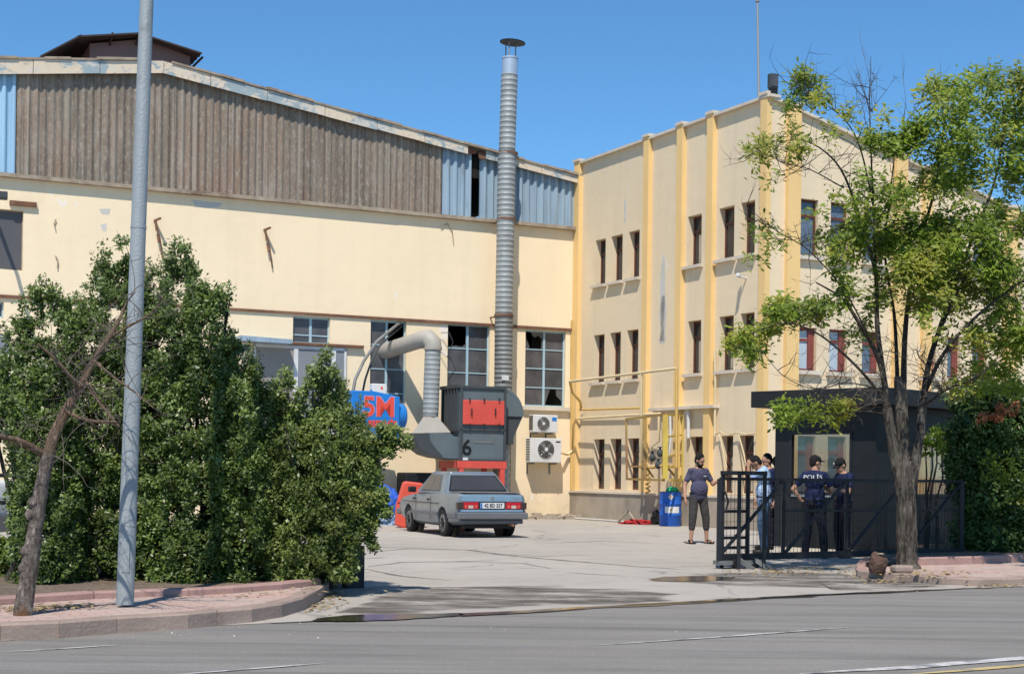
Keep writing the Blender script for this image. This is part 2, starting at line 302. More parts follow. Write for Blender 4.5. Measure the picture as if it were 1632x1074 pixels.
# ------------------------------------------------------------------ object helpers
def wloc(o):
    v = Vector((0, 0, 0))
    while o is not None: v += o.location; o = o.parent
    return v
def props(o, label=None, cat=None, group=None, kind=None):
    if label: o['label'] = label
    if cat: o['category'] = cat
    if group: o['group'] = group
    if kind: o['kind'] = kind
    return o
def thing(name, loc, label, cat, group=None):
    o = bpy.data.objects.new(name, None); COL.objects.link(o); o.location = Vector(loc); o.empty_display_size = .3
    return props(o, label, cat, group)
class MB:
    def __init__(s): s.v = []; s.f = []; s.m = []; s.sm = []
    def add(s, vs, fs, m=0, smooth=False):
        b = len(s.v); s.v += [tuple(v) for v in vs]
        for f in fs: s.f.append(tuple(b+i for i in f)); s.m.append(m); s.sm.append(smooth)
    def poly(s, pts, m=0): s.add(pts, [tuple(range(len(pts)))], m)
    def box(s, F, s0, s1, n0, n1, z0, z1, m=0):
        s0, s1 = min(s0, s1), max(s0, s1); n0, n1 = min(n0, n1), max(n0, n1); z0, z1 = min(z0, z1), max(z0, z1)
        vs = [F.w(a, b, c) for c in (z0, z1) for a, b in ((s0, n0), (s1, n0), (s1, n1), (s0, n1))]
        s.add(vs, [(3, 2, 1, 0), (4, 5, 6, 7), (0, 1, 5, 4), (1, 2, 6, 5), (2, 3, 7, 6), (3, 0, 4, 7)], m)
    def bar(s, a, b, w, h=None, m=0):
        a = Vector(a); b = Vector(b); h = h or w; d = (b-a).normalized()
        up = Vector((0, 0, 1)) if abs(d.z) < .9 else Vector((1, 0, 0))
        x = d.cross(up).normalized()*w/2; y = x.cross(d).normalized()*h/2
        vs = [p+i*x+j*y for p in (a, b) for i, j in ((-1, -1), (1, -1), (1, 1), (-1, 1))]
        s.add(vs, [(3, 2, 1, 0), (4, 5, 6, 7), (0, 1, 5, 4), (1, 2, 6, 5), (2, 3, 7, 6), (3, 0, 4, 7)], m)
    def prism(s, F, pts, n0, n1, m=0):
        k = len(pts); vs = [F.w(a, n0, z) for a, z in pts]+[F.w(a, n1, z) for a, z in pts]
        s.add(vs, [tuple(range(k))[::-1], tuple(range(k, 2*k))]+[(i, (i+1) % k, k+(i+1) % k, k+i) for i in range(k)], m)
    def tube(s, pts, r, seg=8, m=0, caps=True, smooth=True):
        pts = [Vector(p) for p in pts]; n = len(pts)
        rs = r if isinstance(r, (list, tuple)) else [r]*n
        ref = None; vs = []
        for i, p in enumerate(pts):
            d = (pts[min(i+1, n-1)]-pts[max(i-1, 0)])
            if d.length < 1e-7: d = Vector((0, 0, 1))
            d.normalize()
            if ref is None: ref = d.orthogonal().normalized()
            else:
                ref = ref-d*ref.dot(d); ref = ref.normalized() if ref.length > 1e-6 else d.orthogonal().normalized()
            b = d.cross(ref)
            for k in range(seg):
                t = 2*math.pi*k/seg; vs.append(p+(ref*math.cos(t)+b*math.sin(t))*rs[i])
        fs = [(i*seg+k, i*seg+(k+1) % seg, (i+1)*seg+(k+1) % seg, (i+1)*seg+k) for i in range(n-1) for k in range(seg)]
        s.add(vs, fs, m, smooth)
        if caps: s.add(vs[:seg], [tuple(range(seg))[::-1]], m); s.add(vs[-seg:], [tuple(range(seg))], m)
    def disc(s, c, d, r, seg=20, m=0, r0=0):
        c = Vector(c); d = Vector(d).normalized(); x = d.orthogonal().normalized(); y = d.cross(x)
        ring = [c+(x*math.cos(2*math.pi*k/seg)+y*math.sin(2*math.pi*k/seg))*r for k in range(seg)]
        s.add(ring, [tuple(range(seg))], m)
    def ball(s, c, rx, ry, rz, m=0, seg=12, rings=8, rot=None):
        c = Vector(c); vs = []
        for i in range(rings+1):
            ph = math.pi*i/rings
            for k in range(seg):
                t = 2*math.pi*k/seg; v = Vector((rx*math.sin(ph)*math.cos(t), ry*math.sin(ph)*math.sin(t), rz*math.cos(ph)))
                if rot is not None: v = rot @ v
                vs.append(c+v)
        s.add(vs, [(i*seg+k, (i+1)*seg+k, (i+1)*seg+(k+1) % seg, i*seg+(k+1) % seg) for i in range(rings) for k in range(seg)], m, True)
    def build(s, name, mats, parent=None, bevel=0, weld=False, **kw):
        mats = mats if isinstance(mats, (list, tuple)) else [mats]
        if parent is not None: o0 = wloc(parent)
        else:
            a = np.array([list(v) for v in s.v]); lo = a.min(0); hi = a.max(0); o0 = Vector(((lo[0]+hi[0])/2, (lo[1]+hi[1])/2, lo[2]))
            if kw.pop('origin0', False): o0 = Vector((0, 0, 0))
        kw.pop('origin0', None)
        me = bpy.data.meshes.new(name); me.from_pydata([tuple(Vector(v)-o0) for v in s.v], [], s.f)
        for m in mats: me.materials.append(M[m] if isinstance(m, str) else m)
        me.polygons.foreach_set('material_index', s.m); me.polygons.foreach_set('use_smooth', s.sm)
        if weld:
            bm = bmesh.new(); bm.from_mesh(me); bmesh.ops.remove_doubles(bm, verts=bm.verts, dist=1e-4); bmesh.ops.recalc_face_normals(bm, faces=bm.faces); bm.to_mesh(me); bm.free()
        me.update()
        o = bpy.data.objects.new(name, me); COL.objects.link(o)
        if parent is not None: o.parent = parent
        else: o.location = o0
        if bevel:
            md = o.modifiers.new('bevel', 'BEVEL'); md.width = bevel; md.segments = 2; md.limit_method = 'ANGLE'
        return props(o, **kw)
def text(name, body, size, mat, loc, xdir, updir, parent, extrude=.002, align='CENTER', offset=0, xs=1.0):
    c = bpy.data.curves.new(name, 'FONT'); c.body = body; c.size = size; c.extrude = extrude; c.align_x = align; c.align_y = 'CENTER'; c.offset = offset
    t = bpy.data.objects.new(name, c); COL.objects.link(t); bpy.context.view_layer.update()
    me = bpy.data.meshes.new_from_object(t.evaluated_get(bpy.context.evaluated_depsgraph_get()))
    bpy.data.objects.remove(t); bpy.data.curves.remove(c)
    x = Vector(xdir).normalized(); u = Vector(updir).normalized(); n = x.cross(u)
    rot = Matrix((x*xs, u, n)).transposed().to_4x4()
    me.transform(Matrix.Translation(Vector(loc)-wloc(parent)) @ rot); me.name = name
    me.materials.clear(); me.materials.append(M[mat])
    o = bpy.data.objects.new(name, me); COL.objects.link(o); o.parent = parent; return o
def bake(o):
    bpy.context.view_layer.update()
    me = bpy.data.meshes.new_from_object(o.evaluated_get(bpy.context.evaluated_depsgraph_get()))
    o.modifiers.clear(); old = o.data; o.data = me; bpy.data.meshes.remove(old); return o
def copy_tree(o, parent=None):
    c = o.copy(); COL.objects.link(c); c.parent = parent
    for ch in list(o.children): copy_tree(ch, c)
    return c
# ================================================================== GROUND
def ground_poly(name, pts, mat, z, **kw):
    m = MB(); m.poly([(p[0], p[1], z) for p in pts]); return m.build(name, mat, origin0=True, kind='structure', **kw)
ground_poly('ground', [(-3000, -500), (3000, -500), (3000, 5000), (-3000, 5000)], 'land', -.03)
e0, e1 = G(0, 1021), G(1632, 934)
rd = (e1-e0).normalized()
edge = [e0-rd*150, G(0, 1021), G(186, 1008), G(347, 996), G(525, 988), G(733, 979.5), G(1100, 960), G(1300, 948), G(1632, 934), e1+rd*150]
road = [(p.x, p.y) for p in edge]+[(e1.x+rd.x*150+5, e1.y+rd.y*150-26), (e0.x-rd.x*150+5, e0.y-rd.y*150-26)]
ground_poly('road', road, 'road', -.004)
yard = [(p.x, p.y) for p in edge]+[(80, 120), (-80, 120), (-120, -40)]
ground_poly('yard', yard, 'yard', 0)
gn = Vector((-rd.y, rd.x, 0))
def strip(name, pts, w, mat, z, kindv='structure', wob=0, seglen=.25):
    """thin strip painted or pooled along a polyline"""
    out = []
    for a, b in zip(pts[:-1], pts[1:]):
        k = max(1, int((b-a).length/seglen))
        out += [a.lerp(b, i/k) for i in range(k)]
    out.append(pts[-1]); m = MB(); vs = []
    for i, p in enumerate(out):
        d = (out[min(i+1, len(out)-1)]-out[max(i-1, 0)]).normalized(); n = Vector((-d.y, d.x, 0))
        e = 1 if not wob else min(1, 3*min(i, len(out)-1-i)/len(out)+.15)
        ww = w*e*(1+random.uniform(-wob, wob)); c = p+n*random.uniform(-wob, wob)*w*.6
        vs += [(c.x+n.x*ww/2, c.y+n.y*ww/2, z), (c.x-n.x*ww/2, c.y-n.y*ww/2, z)]
    m.add(vs, [(2*i, 2*i+1, 2*i+3, 2*i+2) for i in range(len(out)-1)])
    return m.build(name, mat, kind=kindv)
def blob(name, pts, mat, z, jit=.06, sub=5):
    out = []
    for i in range(len(pts)):
        a, b = pts[i], pts[(i+1) % len(pts)]
        for k in range(sub):
            q = a.lerp(b, k/sub); out.append((q.x+random.uniform(-jit, jit), q.y+random.uniform(-jit, jit)*1.3, z))
    cx_ = sum(p[0] for p in out)/len(out); cy_ = sum(p[1] for p in out)/len(out); k = len(out)
    inn = [(cx_+(p[0]-cx_)*.80, cy_+(p[1]-cy_)*.60, z) for p in out]; m = MB()
    if mat != 'damp': m.poly(out); return m.build(name, mat, kind='structure')
    m.add(out+inn+[(cx_, cy_, z)], [(i, (i+1) % k, k+(i+1) % k, k+i) for i in range(k)]+[(k+i, k+(i+1) % k, 2*k) for i in range(k)])
    o = m.build(name, mat, kind='structure'); at = o.data.attributes.new('fade', 'FLOAT', 'POINT')
    at.data.foreach_set('value', [0.0]*k+[1.0]*(k+1)); return o
# gutter channel with water lying in it
strip('gutter', [G(430, 992)]+edge[4:9], .19, 'wetdark', .003, wob=.45)
blob('wet_patch', [G(480, 990), G(545, 962), G(580, 944), G(620, 932), G(760, 926), G(1010, 928), G(1120, 942), G(1090, 962), G(880, 971), G(733, 980), G(560, 995)], 'damp', .004)
blob('wet_patch', [G(1000, 926), G(1090, 908), G(1200, 906), G(1330, 908), G(1450, 924), G(1620, 928), G(1500, 944), G(1360, 950), G(1330, 942), G(1180, 940)], 'damp', .004)
blob('puddle', [G(505, 986), G(560, 980), G(640, 979), G(735, 977), G(740, 981), G(650, 987), G(560, 991), G(500, 990)], 'water', .007, .02)
blob('puddle', [G(733, 977.5), G(840, 973), G(930, 967), G(935, 969.5), G(840, 977), G(735, 982)], 'water', .007, .01)
blob('puddle', [G(1035, 923), G(1060, 919), G(1120, 918), G(1172, 920), G(1165, 924), G(1110, 927), G(1045, 926)], 'water', .007, .02)
strip('puddle', [G(940, 966.5), G(1080, 960), G(1200, 953.5), G(1300, 948.5), G(1450, 941.5)], .12, 'water', .007, wob=.3)
# faint worn lane line and the far road markings
strip('lane_line', [G(930, 1029), G(1130, 1016), G(1372, 998)], .05, 'whitemark', .003, wob=.2)
strip('lane_line', [G(0, 1039), G(90, 1034), G(190, 1027)], .045, 'whitemark', .003, wob=.25)
strip('lane_line', [G(1270, 1074), G(1450, 1063), G(1640, 1047), G(1800, 1034)], .13, 'whitemark', .003, wob=.2)
strip('lane_line', [G(1430, 1076), G(1560, 1066), G(1640, 1059), G(1800, 1044)], .09, 'yellowmark', .003, wob=.1)
strip('lane_line', [G(260, 1076), G(380, 1067), G(520, 1056)], .05, 'whitemark', .003, wob=.3)
# cracks and tar repairs in the yard
for pts, w in (([(590, 880), (650, 874), (745, 876), (800, 884), (900, 893), (1010, 902), (1100, 908)], .10), ([(585, 903), (640, 896), (700, 895), (800, 893)], .08),
               ([(582, 906), (640, 918), (720, 925)], .07), ([(700, 895), (830, 897), (880, 906)], .05), ([(590, 872), (680, 873)], .06), ([(740, 880), (860, 886), (960, 884)], .05), ([(580, 890), (616, 888)], .06),
               ([(860, 866), (960, 862), (1060, 866)], .05), ([(900, 912), (1000, 918)], .05), ([(585, 935), (720, 936), (900, 934)], .09)):
    strip('crack', [G(*p) for p in pts], w, 'crack', .003, wob=.5, seglen=.2)

# pavements with kerbs
def kerb(name, pts, h, wtop, mat, side=1, z0=0.0, unit=1.0, inner=None, **kw):
    m = MB(); out = []
    for a, b in zip(pts[:-1], pts[1:]):
        k = max(1, round((b-a).length/unit)); out += [(a.lerp(b, i/k), a.lerp(b, (i+1)/k)) for i in range(k)]
    for a, b in out:
        d = (b-a).normalized(); n = Vector((-d.y, d.x, 0))*side; g = .003
        a2 = a+d*g; b2 = b-d*g; j = random.uniform(-.006, .006)
        A = [a2+n*j, b2+n*j, b2+n*(wtop+j), a2+n*(wtop+j)]; ch = .018
        vs = [(p.x, p.y, z0-.03) for p in A]+[(p.x, p.y, z0+h-ch) for p in A]
        T = [a2+n*(j+ch), b2+n*(j+ch), b2+n*(wtop+j), a2+n*(wtop+j)]
        vs += [(p.x, p.y, z0+h+random.uniform(-.003, .003)) for p in T]
        m.add(vs, [(0, 1, 5, 4), (4, 5, 9, 8), (8, 9, 10, 11), (1, 2, 6, 5), (3, 0, 4, 7), (2, 3, 7, 6), (5, 6, 10, 9), (7, 4, 8, 11), (6, 7, 11, 10)])
    return m.build(name, mat, **kw)
KH = .135
kl = [G(0, 1020.5)-rd*22, G(0, 1020.5)-rd*3, G(0, 1020.5), G(95, 1016), G(186, 1008), G(301, 1001), G(347, 996), G(402, 991), G(450, 983), G(482, 973), G(506, 960), G(520, 949), G(527, 942)]
kerb('kerb', kl, KH, .16, 'kerb', 1, kind='structure')
il = [G(0, 963, KH)-rd*21, G(0, 963, KH)-rd*3, G(0, 963, KH), G(150, 953, KH), G(301, 948, KH), G(372, 944, KH), G(450, 938, KH), G(512, 931, KH)]
sw = [p+Vector((-.0, .14, 0)) for p in kl]+[Vector((p.x, p.y, 0)) for p in il[::-1]]
ground_poly('pavement', [(p.x, p.y) for p in sw], 'paver', KH-.006)
kerb('kerb', [Vector((p.x, p.y, 0)) for p in il], .075, .14, 'kerbred', 1, z0=KH-.01, kind='structure')
bed = [(p.x, p.y+.1) for p in il]+[(G(560, 930).x, G(560, 930).y+.5), (-2.6, 20.2), (-9, 17.5), (-22, 9.5)]
ground_poly('soil_bed', bed, 'soil', KH+.03)
# right hand pavement
kr = [G(1372, 899), G(1363, 908), G(1366, 919), G(1455, 927), G(1500, 931), G(1560, 934), G(1632, 932), G(1900, 921)]
kerb('kerb', [kr[0], kr[1], kr[2]], .10, .14, 'kerbred', 1, kind='structure')
kerb('kerb', kr[2:], .10, .15, 'kerb', 1, kind='structure')
ir = [G(1380, 903, .1), G(1463, 900, .1), G(1550, 898, .1), G(1632, 894, .1), G(1900, 884, .1)]
ground_poly('pavement', [(p.x, p.y+.1) for p in kr[2:]]+[(p.x, p.y) for p in ir[::-1]]+[(kr[1].x+.08, kr[1].y)], 'paver', .094)
kerb('kerb', [Vector((p.x, p.y, 0)) for p in ir[1:]], .12, .14, 'kerbred', 1, z0=.09, kind='structure')
ground_poly('soil_bed', [(p.x, p.y+.1) for p in ir]+[(16, 30), (7.6, 27.2), (6.2, 24.0)], 'soil', .16)

# fallen leaves and litter
def litter(name, areas, n, size, mat, z=.012, **kw):
    m = MB()
    for i in range(n):
        a = random.choice(areas); p = G(random.gauss(a[0], a[2]), random.gauss(a[1], a[3]), a[4] if len(a) > 4 else 0)
        if p.y < 9 or p.y > 40: continue
        t = random.uniform(0, 6.3); s = size*random.uniform(.5, 1.3); d = Vector((math.cos(t), math.sin(t), random.uniform(-.3, .3)))*s; e = Vector((-math.sin(t), math.cos(t), random.uniform(-.3, .3)))*s*.5
        c = p+Vector((0, 0, z)); m.add([c-d, c-e, c+d, c+e], [(0, 1, 2, 3)])
    return m.build(name, mat, **kw)
plain('dryleaf', 'dry_leaf', (.42, .31, .15), .9, var=.5, sc=20)
plain('scrap', 'pale_scrap', (.62, .60, .55), .9)
litter('fallen_leaves', [(45, 971, 30, 2.5, KH), (100, 966, 25, 2, KH), (430, 930, 45, 4, KH), (500, 965, 22, 5), (330, 945, 90, 4, KH), (520, 950, 15, 4)], 700, .035, 'dryleaf', kind='stuff', label='dry brown leaves scattered over the left pavement and its kerb')
litter('fallen_leaves', [(1290, 908, 45, 4), (1400, 912, 30, 4), (1480, 915, 40, 4, .1), (1590, 932, 22, 2), (1560, 890, 50, 4, .1), (1230, 912, 30, 3), (1430, 925, 40, 3)], 900, .04, 'dryleaf', kind='stuff', label='dry straw coloured leaves lying around the right tree and kerb')
litter('litter', [(700, 950, 150, 12), (1000, 1000, 350, 25), (900, 880, 200, 20), (1330, 945, 150, 6), (300, 1012, 150, 4)], 110, .013, 'scrap', kind='stuff', label='small pale scraps scattered on the road and yard')

# ================================================================== FACTORY HALL
def holed_wall(m, F, s0, s1, z0, z1, holes, n=0, depth=.2, mi=0, mr=0):
    ss = sorted({s0, s1, *[h[0] for h in holes], *[h[1] for h in holes]}); zs = sorted({z0, z1, *[h[2] for h in holes], *[h[3] for h in holes]})
    for a, b in zip(ss[:-1], ss[1:]):
        for c, d in zip(zs[:-1], zs[1:]):
            cs, cz = (a+b)/2, (c+d)/2
            if any(h[0] < cs < h[1] and h[2] < cz < h[3] for h in holes): continue
            m.add([F.w(a, n, c), F.w(b, n, c), F.w(b, n, d), F.w(a, n, d)], [(0, 1, 2, 3)], mi)
    for h in holes:
        a, b, c, d = h[:4]
        for q in ([(a, c), (a, d)], [(b, d), (b, c)], [(a, d), (b, d)], [(b, c), (a, c)]):
            m.add([F.w(q[0][0], n, q[0][1]), F.w(q[0][0], n-depth, q[0][1]), F.w(q[1][0], n-depth, q[1][1]), F.w(q[1][0], n, q[1][1])], [(0, 1, 2, 3)], mr)
def rect(F, x0, x1, yt, yb, n=0):
    """photo rectangle (left x, right x, top y and bottom y at its centre) -> s0,s1,z0,z1 on a facade"""
    a = F.sz(x0, (yt+yb)/2, n)[0]; b = F.sz(x1, (yt+yb)/2, n)[0]; xm = (x0+x1)/2
    return [min(a, b), max(a, b), F.sz(xm, yb, n)[1], F.sz(xm, yt, n)[1]]
hall = thing('factory_hall', H.w(8, 0, 0), 'long cream plastered factory hall with brown corrugated cladding under a flaking roof edge', 'factory')
LZ = 8.98
wA = rect(H, 467, 526, 505, 548); wB = rect(H, 590, 647, 511, 665); wC = rect(H, 713, 780, 517, 665); wD = rect(H, 837, 901, 527, 648)
wE = rect(H, 402, 550, 551, 790); wF = rect(H, -40, 37, 333, 429); wG = rect(H, -30, 6, 480, 506); wI = rect(H, -60, 16, 531, 700); wJ = rect(H, 372, 400, 548, 560)
holes = [wA, wB, wC, wD, wE, wF, wG, wI, wJ]
m = MB(); holed_wall(m, H, 0, 26, 0, LZ-.06, holes, 0, .22)
HD = 32
m.add([H.w(26, 0, 0), H.w(26, -HD, 0), H.w(26, -HD, 10), H.w(26, 0, 10)], [(0, 1, 2, 3)])
m.add([H.w(0, -HD, 0), H.w(26, -HD, 0), H.w(26, -HD, 10), H.w(0, -HD, 10)], [(3, 2, 1, 0)])
m.add([H.w(0, -.02, 0), H.w(0, -HD, 0), H.w(0, -HD, 10.4), H.w(0, -.02, 10.4)], [(3, 2, 1, 0)])
m.build('wall', 'hallwall', hall)
m = MB(); m.box(H, .1, 25.9, -3.0, -2.9, 0, 8.8); m.build('dark_backing', 'dark', hall)  # added near-black sheet: the hall's inner darkness is painted on it
# roof profile (s, z) of the underside/upper edge
RS = 12.8
prof_b = [(-.02, 10.28), (RS, 12.03), (26.5, 10.20)]
prof_t = [(-.02, 10.52), (RS, 12.38), (26.5, 10.62)]
def zb(s): return np.interp(s, [p[0] for p in prof_b], [p[1] for p in prof_b])
def zt(s): return np.interp(s, [p[0] for p in prof_t], [p[1] for p in prof_t])
prof_b[2] = (26.5, 12.03-(12.03-11.46)/(16.96-12.8)*(26.5-RS)); prof_t[2] = (26.5, 12.38-(12.37-11.87)/(16.97-12.8)*(26.5-RS))
m = MB(); m.prism(H, [(0, zt(0)-.05), (RS, zt(RS)-.05), (26.5, zt(26.5)-.05), (26.5, zt(26.5)+.02), (RS, zt(RS)+.02), (0, zt(0)+.02)], .12, -HD); m.build('roof', 'roof', hall)
# fascia in separate sheets, one sagging open near the chimney
m = MB(); s = 0.0; random.seed(3); gap = (H.sz(770, 245)[0], H.sz(741, 238)[0])
while s < 26.4:
    e = min(26.5, s+random.uniform(1.25, 1.75))
    if s < RS < e: e = RS
    if not (s < gap[1] and e > gap[0]):
        j = random.uniform(-.012, .012); o = random.uniform(0, .012)
        m.prism(H, [(s+.008, zb(s)+j), (e-.008, zb(e)+j), (e-.008, zt(e)-.03+j), (s+.008, zt(s)-.03+j)], .20+o, .235+o)
        s = e
    elif s < gap[0]-.1:
        e = gap[0]; m.prism(H, [(s+.008, zb(s)), (e, zb(e)), (e, zt(e)-.03), (s+.008, zt(s)-.03)], .20, .235); s = e
    else: s = gap[1] if s < gap[1] else e
m.build('fascia', 'fascia', hall)
m = MB(); m.prism(H, [(gap[0]-.05, zb(gap[0])-.02), (gap[0]+.22, zb(gap[0])+.0), (gap[0]+.25, zt(gap[0])-.1), (gap[0]-.05, zt(gap[0])-.06)], .17, .2)
m.prism(H, [(gap[1]-.3, zb(gap[1])+.05), (gap[1]+.05, zb(gap[1])-.0), (gap[1]+.05, zt(gap[1])-.06), (gap[1]-.32, zt(gap[1])-.12)], .15, .18); m.build('torn_fascia_sheet', 'rust', hall)
m = MB(); k = 40
pts = [(i*26.5/k) for i in range(k+1)]
for a, b in zip(pts[:-1], pts[1:]):
    j = random.uniform(0, .035)
    if a < RS < b: continue
    m.prism(H, [(a, zt(a)-.03+j*.4), (b, zt(b)-.03+j*.4), (b, zt(b)+.02+j), (a, zt(a)+.02+j)], -.3, .27+j)
m.build('roof_edge_cap', 'trim', hall)
m = MB(); m.prism(H, [(0, zb(0)-.1), (26.4, zb(26.4)-.1), (26.4, zb(26.4)+.2), (RS, zb(RS)+.2), (0, zb(0)+.2), ], -.03, -.06)
m.build('cladding_backing', 'dark', hall)
def corrugate(name, mat, s0, s1, period=.2, amp=.035, n=.05, lap=1.05, seed=0, trap=False):
    rnd = random.Random(seed); m = MB(); vs = []; steps = int((s1-s0)/period*8); off = 0; nxt = s0+lap
    for i in range(steps+1):
        s = s0+(s1-s0)*i/steps
        if s > nxt: off = rnd.uniform(-.012, .022); nxt += rnd.choice([.8, 1.05, 1.6])
        ph = 2*math.pi*s/period; w = math.sin(ph)
        if trap: w = max(-1, min(1, 1.8*w))
        nn = n+amp*w*(1 if trap else .55+.6*abs(math.sin(s*2.3+math.sin(s*5.1))))+off+(0 if trap else .012*math.sin(s*3.1)+.02*(math.sin(s*1.9+2) > .985))
        z1 = zb(s)+.10
        vs += [H.w(s, nn+rnd.uniform(-.002, .002), LZ-.02), H.w(s, nn, z1)]
    m.add(vs, [(2*i, 2*i+1, 2*i+3, 2*i+2) for i in range(steps)], 0, False)
    return m.build(name, mat, hall)
sB = H.sz(703, 280)[0]; sC = H.sz(25, 200)[0]
g1 = H.sz(762, 300)[0]; g2 = H.sz(749, 300)[0]
corrugate('blue_corrugated_sheet', 'bluesheet', .02, g1, .24, .04, .05, 9, 1, True)
corrugate('blue_corrugated_sheet', 'bluesheet', g2, sB-.01, .24, .04, .05, 9, 2, True)
corrugate('corrugated_cladding', 'clad', sB, sC, .2, .023, .05, 1.05, 3)
corrugate('blue_corrugated_sheet', 'bluesheet2', sC+.01, 20, .24, .04, .06, 9, 4, True)
corrugate('corrugated_cladding', 'clad', 20.01, 26, .2, .023, .05, 1.05, 5)
m = MB(); s = 0
while s < 26:
    e = min(26, s+3.0); j = random.uniform(-.01, .01); m.box(H, s+.004, e-.004, -.1, .17+j, LZ-.12+j*.5, LZ-.02+j*.5); s = e
m.build('ledge', 'trim', hall)
m = MB(); m.box(H, 0, 5.9, .0, .06, 5.76, 5.84); m.box(H, 5.9, 12.5, .0, .055, 5.77, 5.84); m.box(H, 12.5, 26, .0, .06, 5.74, 5.82); m.build('wall_rail', 'rust', hall)
m = MB(); m.box(H, .0, .10, .0, .16, .0, 9.0); m.build('downpipe_cover', 'pilaster', hall)
# seam in the plaster beside the chimney
m = MB(); a = H.sz(791, 500)[0]; m.box(H, a-.01, a+.012, 0, .01, 5.9, 8.8); m.build('plaster_joint', 'trim', hall)
# windows with bars and loose panes
def hall_window(h, cols, rows, n=-.14, bar='bluebar', pane='dusty', broken={}, barw=.05, name='window', colfr=None, panemats=None, frame_only=False):
    a, b, c, d = h; fr = MB()
    for s0, s1, z0, z1 in ((a, b, c, c+barw), (a, b, d-barw, d), (a, a+barw*.7, c, d), (b-barw*.7, b, c, d)): fr.box(H, s0, s1, n-.02, n+.03, z0, z1)
    cs = [a+(b-a)*(i/cols if colfr is None else colfr[i]) for i in range(cols+1)]; zs = [c+(d-c)*i/rows if isinstance(rows, int) else c+(d-c)*rows[i] for i in range((rows if isinstance(rows, int) else len(rows)-1)+1)]
    for s_ in cs[1:-1]: fr.box(H, s_-barw*.7, s_+barw*.7, n-.022, n+.034, c+barw, d-barw)
    for z_ in zs[1:-1]: fr.box(H, a+barw*.7, b-barw*.7, n-.018, n+.028, z_-barw*.32, z_+barw*.32)
    f = fr.build(name, bar, hall)
    for i in range(cols):
        for j in range(len(zs)-1):
            key = (cols-1-i, len(zs)-2-j)      # counted from the left and the top in the photo
            p = MB(); pts = [(cs[i], zs[j]), (cs[i+1], zs[j]), (cs[i+1], zs[j+1]), (cs[i], zs[j+1])]
            if key in broken:
                w, h_ = cs[i+1]-cs[i], zs[j+1]-zs[j]
                for poly in broken[key]: p.prism(H, [(cs[i+1]-u*w, zs[j]+v*h_) for u, v in poly], n, n+.006)
                if not p.v: continue
            else: p.prism(H, pts, n, n+.006)
            p.build('pane', (panemats[key[0]] if panemats else pane), f)
    return f
hall_window(wA, 2, [0, .32, 1])
hall_window(wB, 2, 4, colfr=[0, .52, 1], broken={(1, 0): []})
hall_window(wC, 2, [0, .3, .62, .82, 1][0:1]+[.22, .48, .74, 1], broken={(0, 0): [[(0, 0), (1, 0), (1, .25), (.75, .08), (.45, .12), (.1, .05), (0, .3)]]})
hall_window(wD, 2, 4, broken={(0, 0): [[(0, 1), (0, .72), (.1, .6), (.3, .12), (.2, 0), (0, 0), (0, .5), (.02, 1)], [(.98, 1), (1, 0), (.85, .05), (.9, .55), (.72, .75), (.55, .62), (.4, .8), (.3, 1)]],
                               (1, 3): [[(0, 0), (.1, .12), (.2, .5), (.35, .95), (.35, 1), (0, 1)], [(1, 0), (1, 1), (.62, 1), (.66, .6), (.9, .35), (.92, .05)], [(.05, 0), (.3, 0), (.2, .12)]]})
m = MB(); m.box(H, wD[0]-.12, wD[1]+.1, -.05, .13, wD[2]-.12, wD[2]+.0); m.build('window_sill', 'coping', hall)
hall_window(wE, 3, [0, .2, .58, 1], n=.03, bar='whiteframe', barw=.09, colfr=[0, .14, .55, 1], panemats=['taupe', 'greypan', 'greypan'], name='window')
hall_window(wF, 1, 1, bar='trim', pane='darkpan', barw=.03)
hall_window(wG, 1, 1, pane='dusty'); hall_window(wI, 2, 2, n=-.06, bar='whiteframe', pane='greypan', barw=.07); hall_window(wJ, 1, 1, pane='dusty')
m = MB(); a = rect(H, 375, 457, 538, 548); m.prism(H, [(a[0], a[2]), (a[1], a[2]+.02), (a[1], a[2]+.16), (a[0], a[2]+.12)], 0, .55); m.build('canopy', 'bluesheet', hall)
m = MB(); a = rect(H, 402, 578, 549, 554); m.box(H, a[0], a[1], 0, .13, wE[3]+.02, wE[3]+.09); m.build('lintel', 'rust', hall)
m = MB(); a = rect(H, 15, 58, 322, 329); m.box(H, a[0], a[1], 0, .10, a[2], a[3]); m.build('lintel', 'rust', hall)
# small rusted brackets left on the wall
for (x, y, w_) in ((250, 352, .3), (425, 367, .2)):
    m = MB(); p = lambda dx, dy, n: H.w(*((lambda q: (q[0], n, q[1]))(H.sz(x+dx, y+dy, n))))
    m.bar(p(-4, 0, .0), p(6, -4, .35), .05); m.bar(p(-2, 0, .1), p(0, 16, .1), .09, .05); m.tube([p(0, 8, .1), p(5, 28, .16), p(9, 60, .05)], .022, 6); m.bar(p(1, 22, .05), p(3, 34, .12), .05)
    m.build('wall_bracket', 'rust', hall)
m = MB(); q = [(702, 363), (712, 357), (720, 368), (722, 388)]; m.tube([H.w(H.sz(*a)[0], .04, H.sz(*a)[1]) for a in q], .015, 5); m.build('loose_cable', 'trim', hall)
for q in ([(89, 350), (86, 357), (88, 366)], [(88, 408), (92, 416), (91, 428)]): m = MB(); m.tube([H.w(H.sz(*a)[0], .04, H.sz(*a)[1]) for a in q], .015, 5); m.build('loose_cable', 'trim', hall)
for pts in ([(158, 333), (176, 333), (174, 342), (162, 341)], [(160, 358), (170, 356), (169, 369), (163, 367)], [(306, 319), (354, 324), (350, 330), (330, 332), (311, 328)]):
    m = MB(); m.prism(H, [H.sz(*p) for p in pts][::-1], 0, .004); m.build('plaster_patch', 'offwhite', hall)
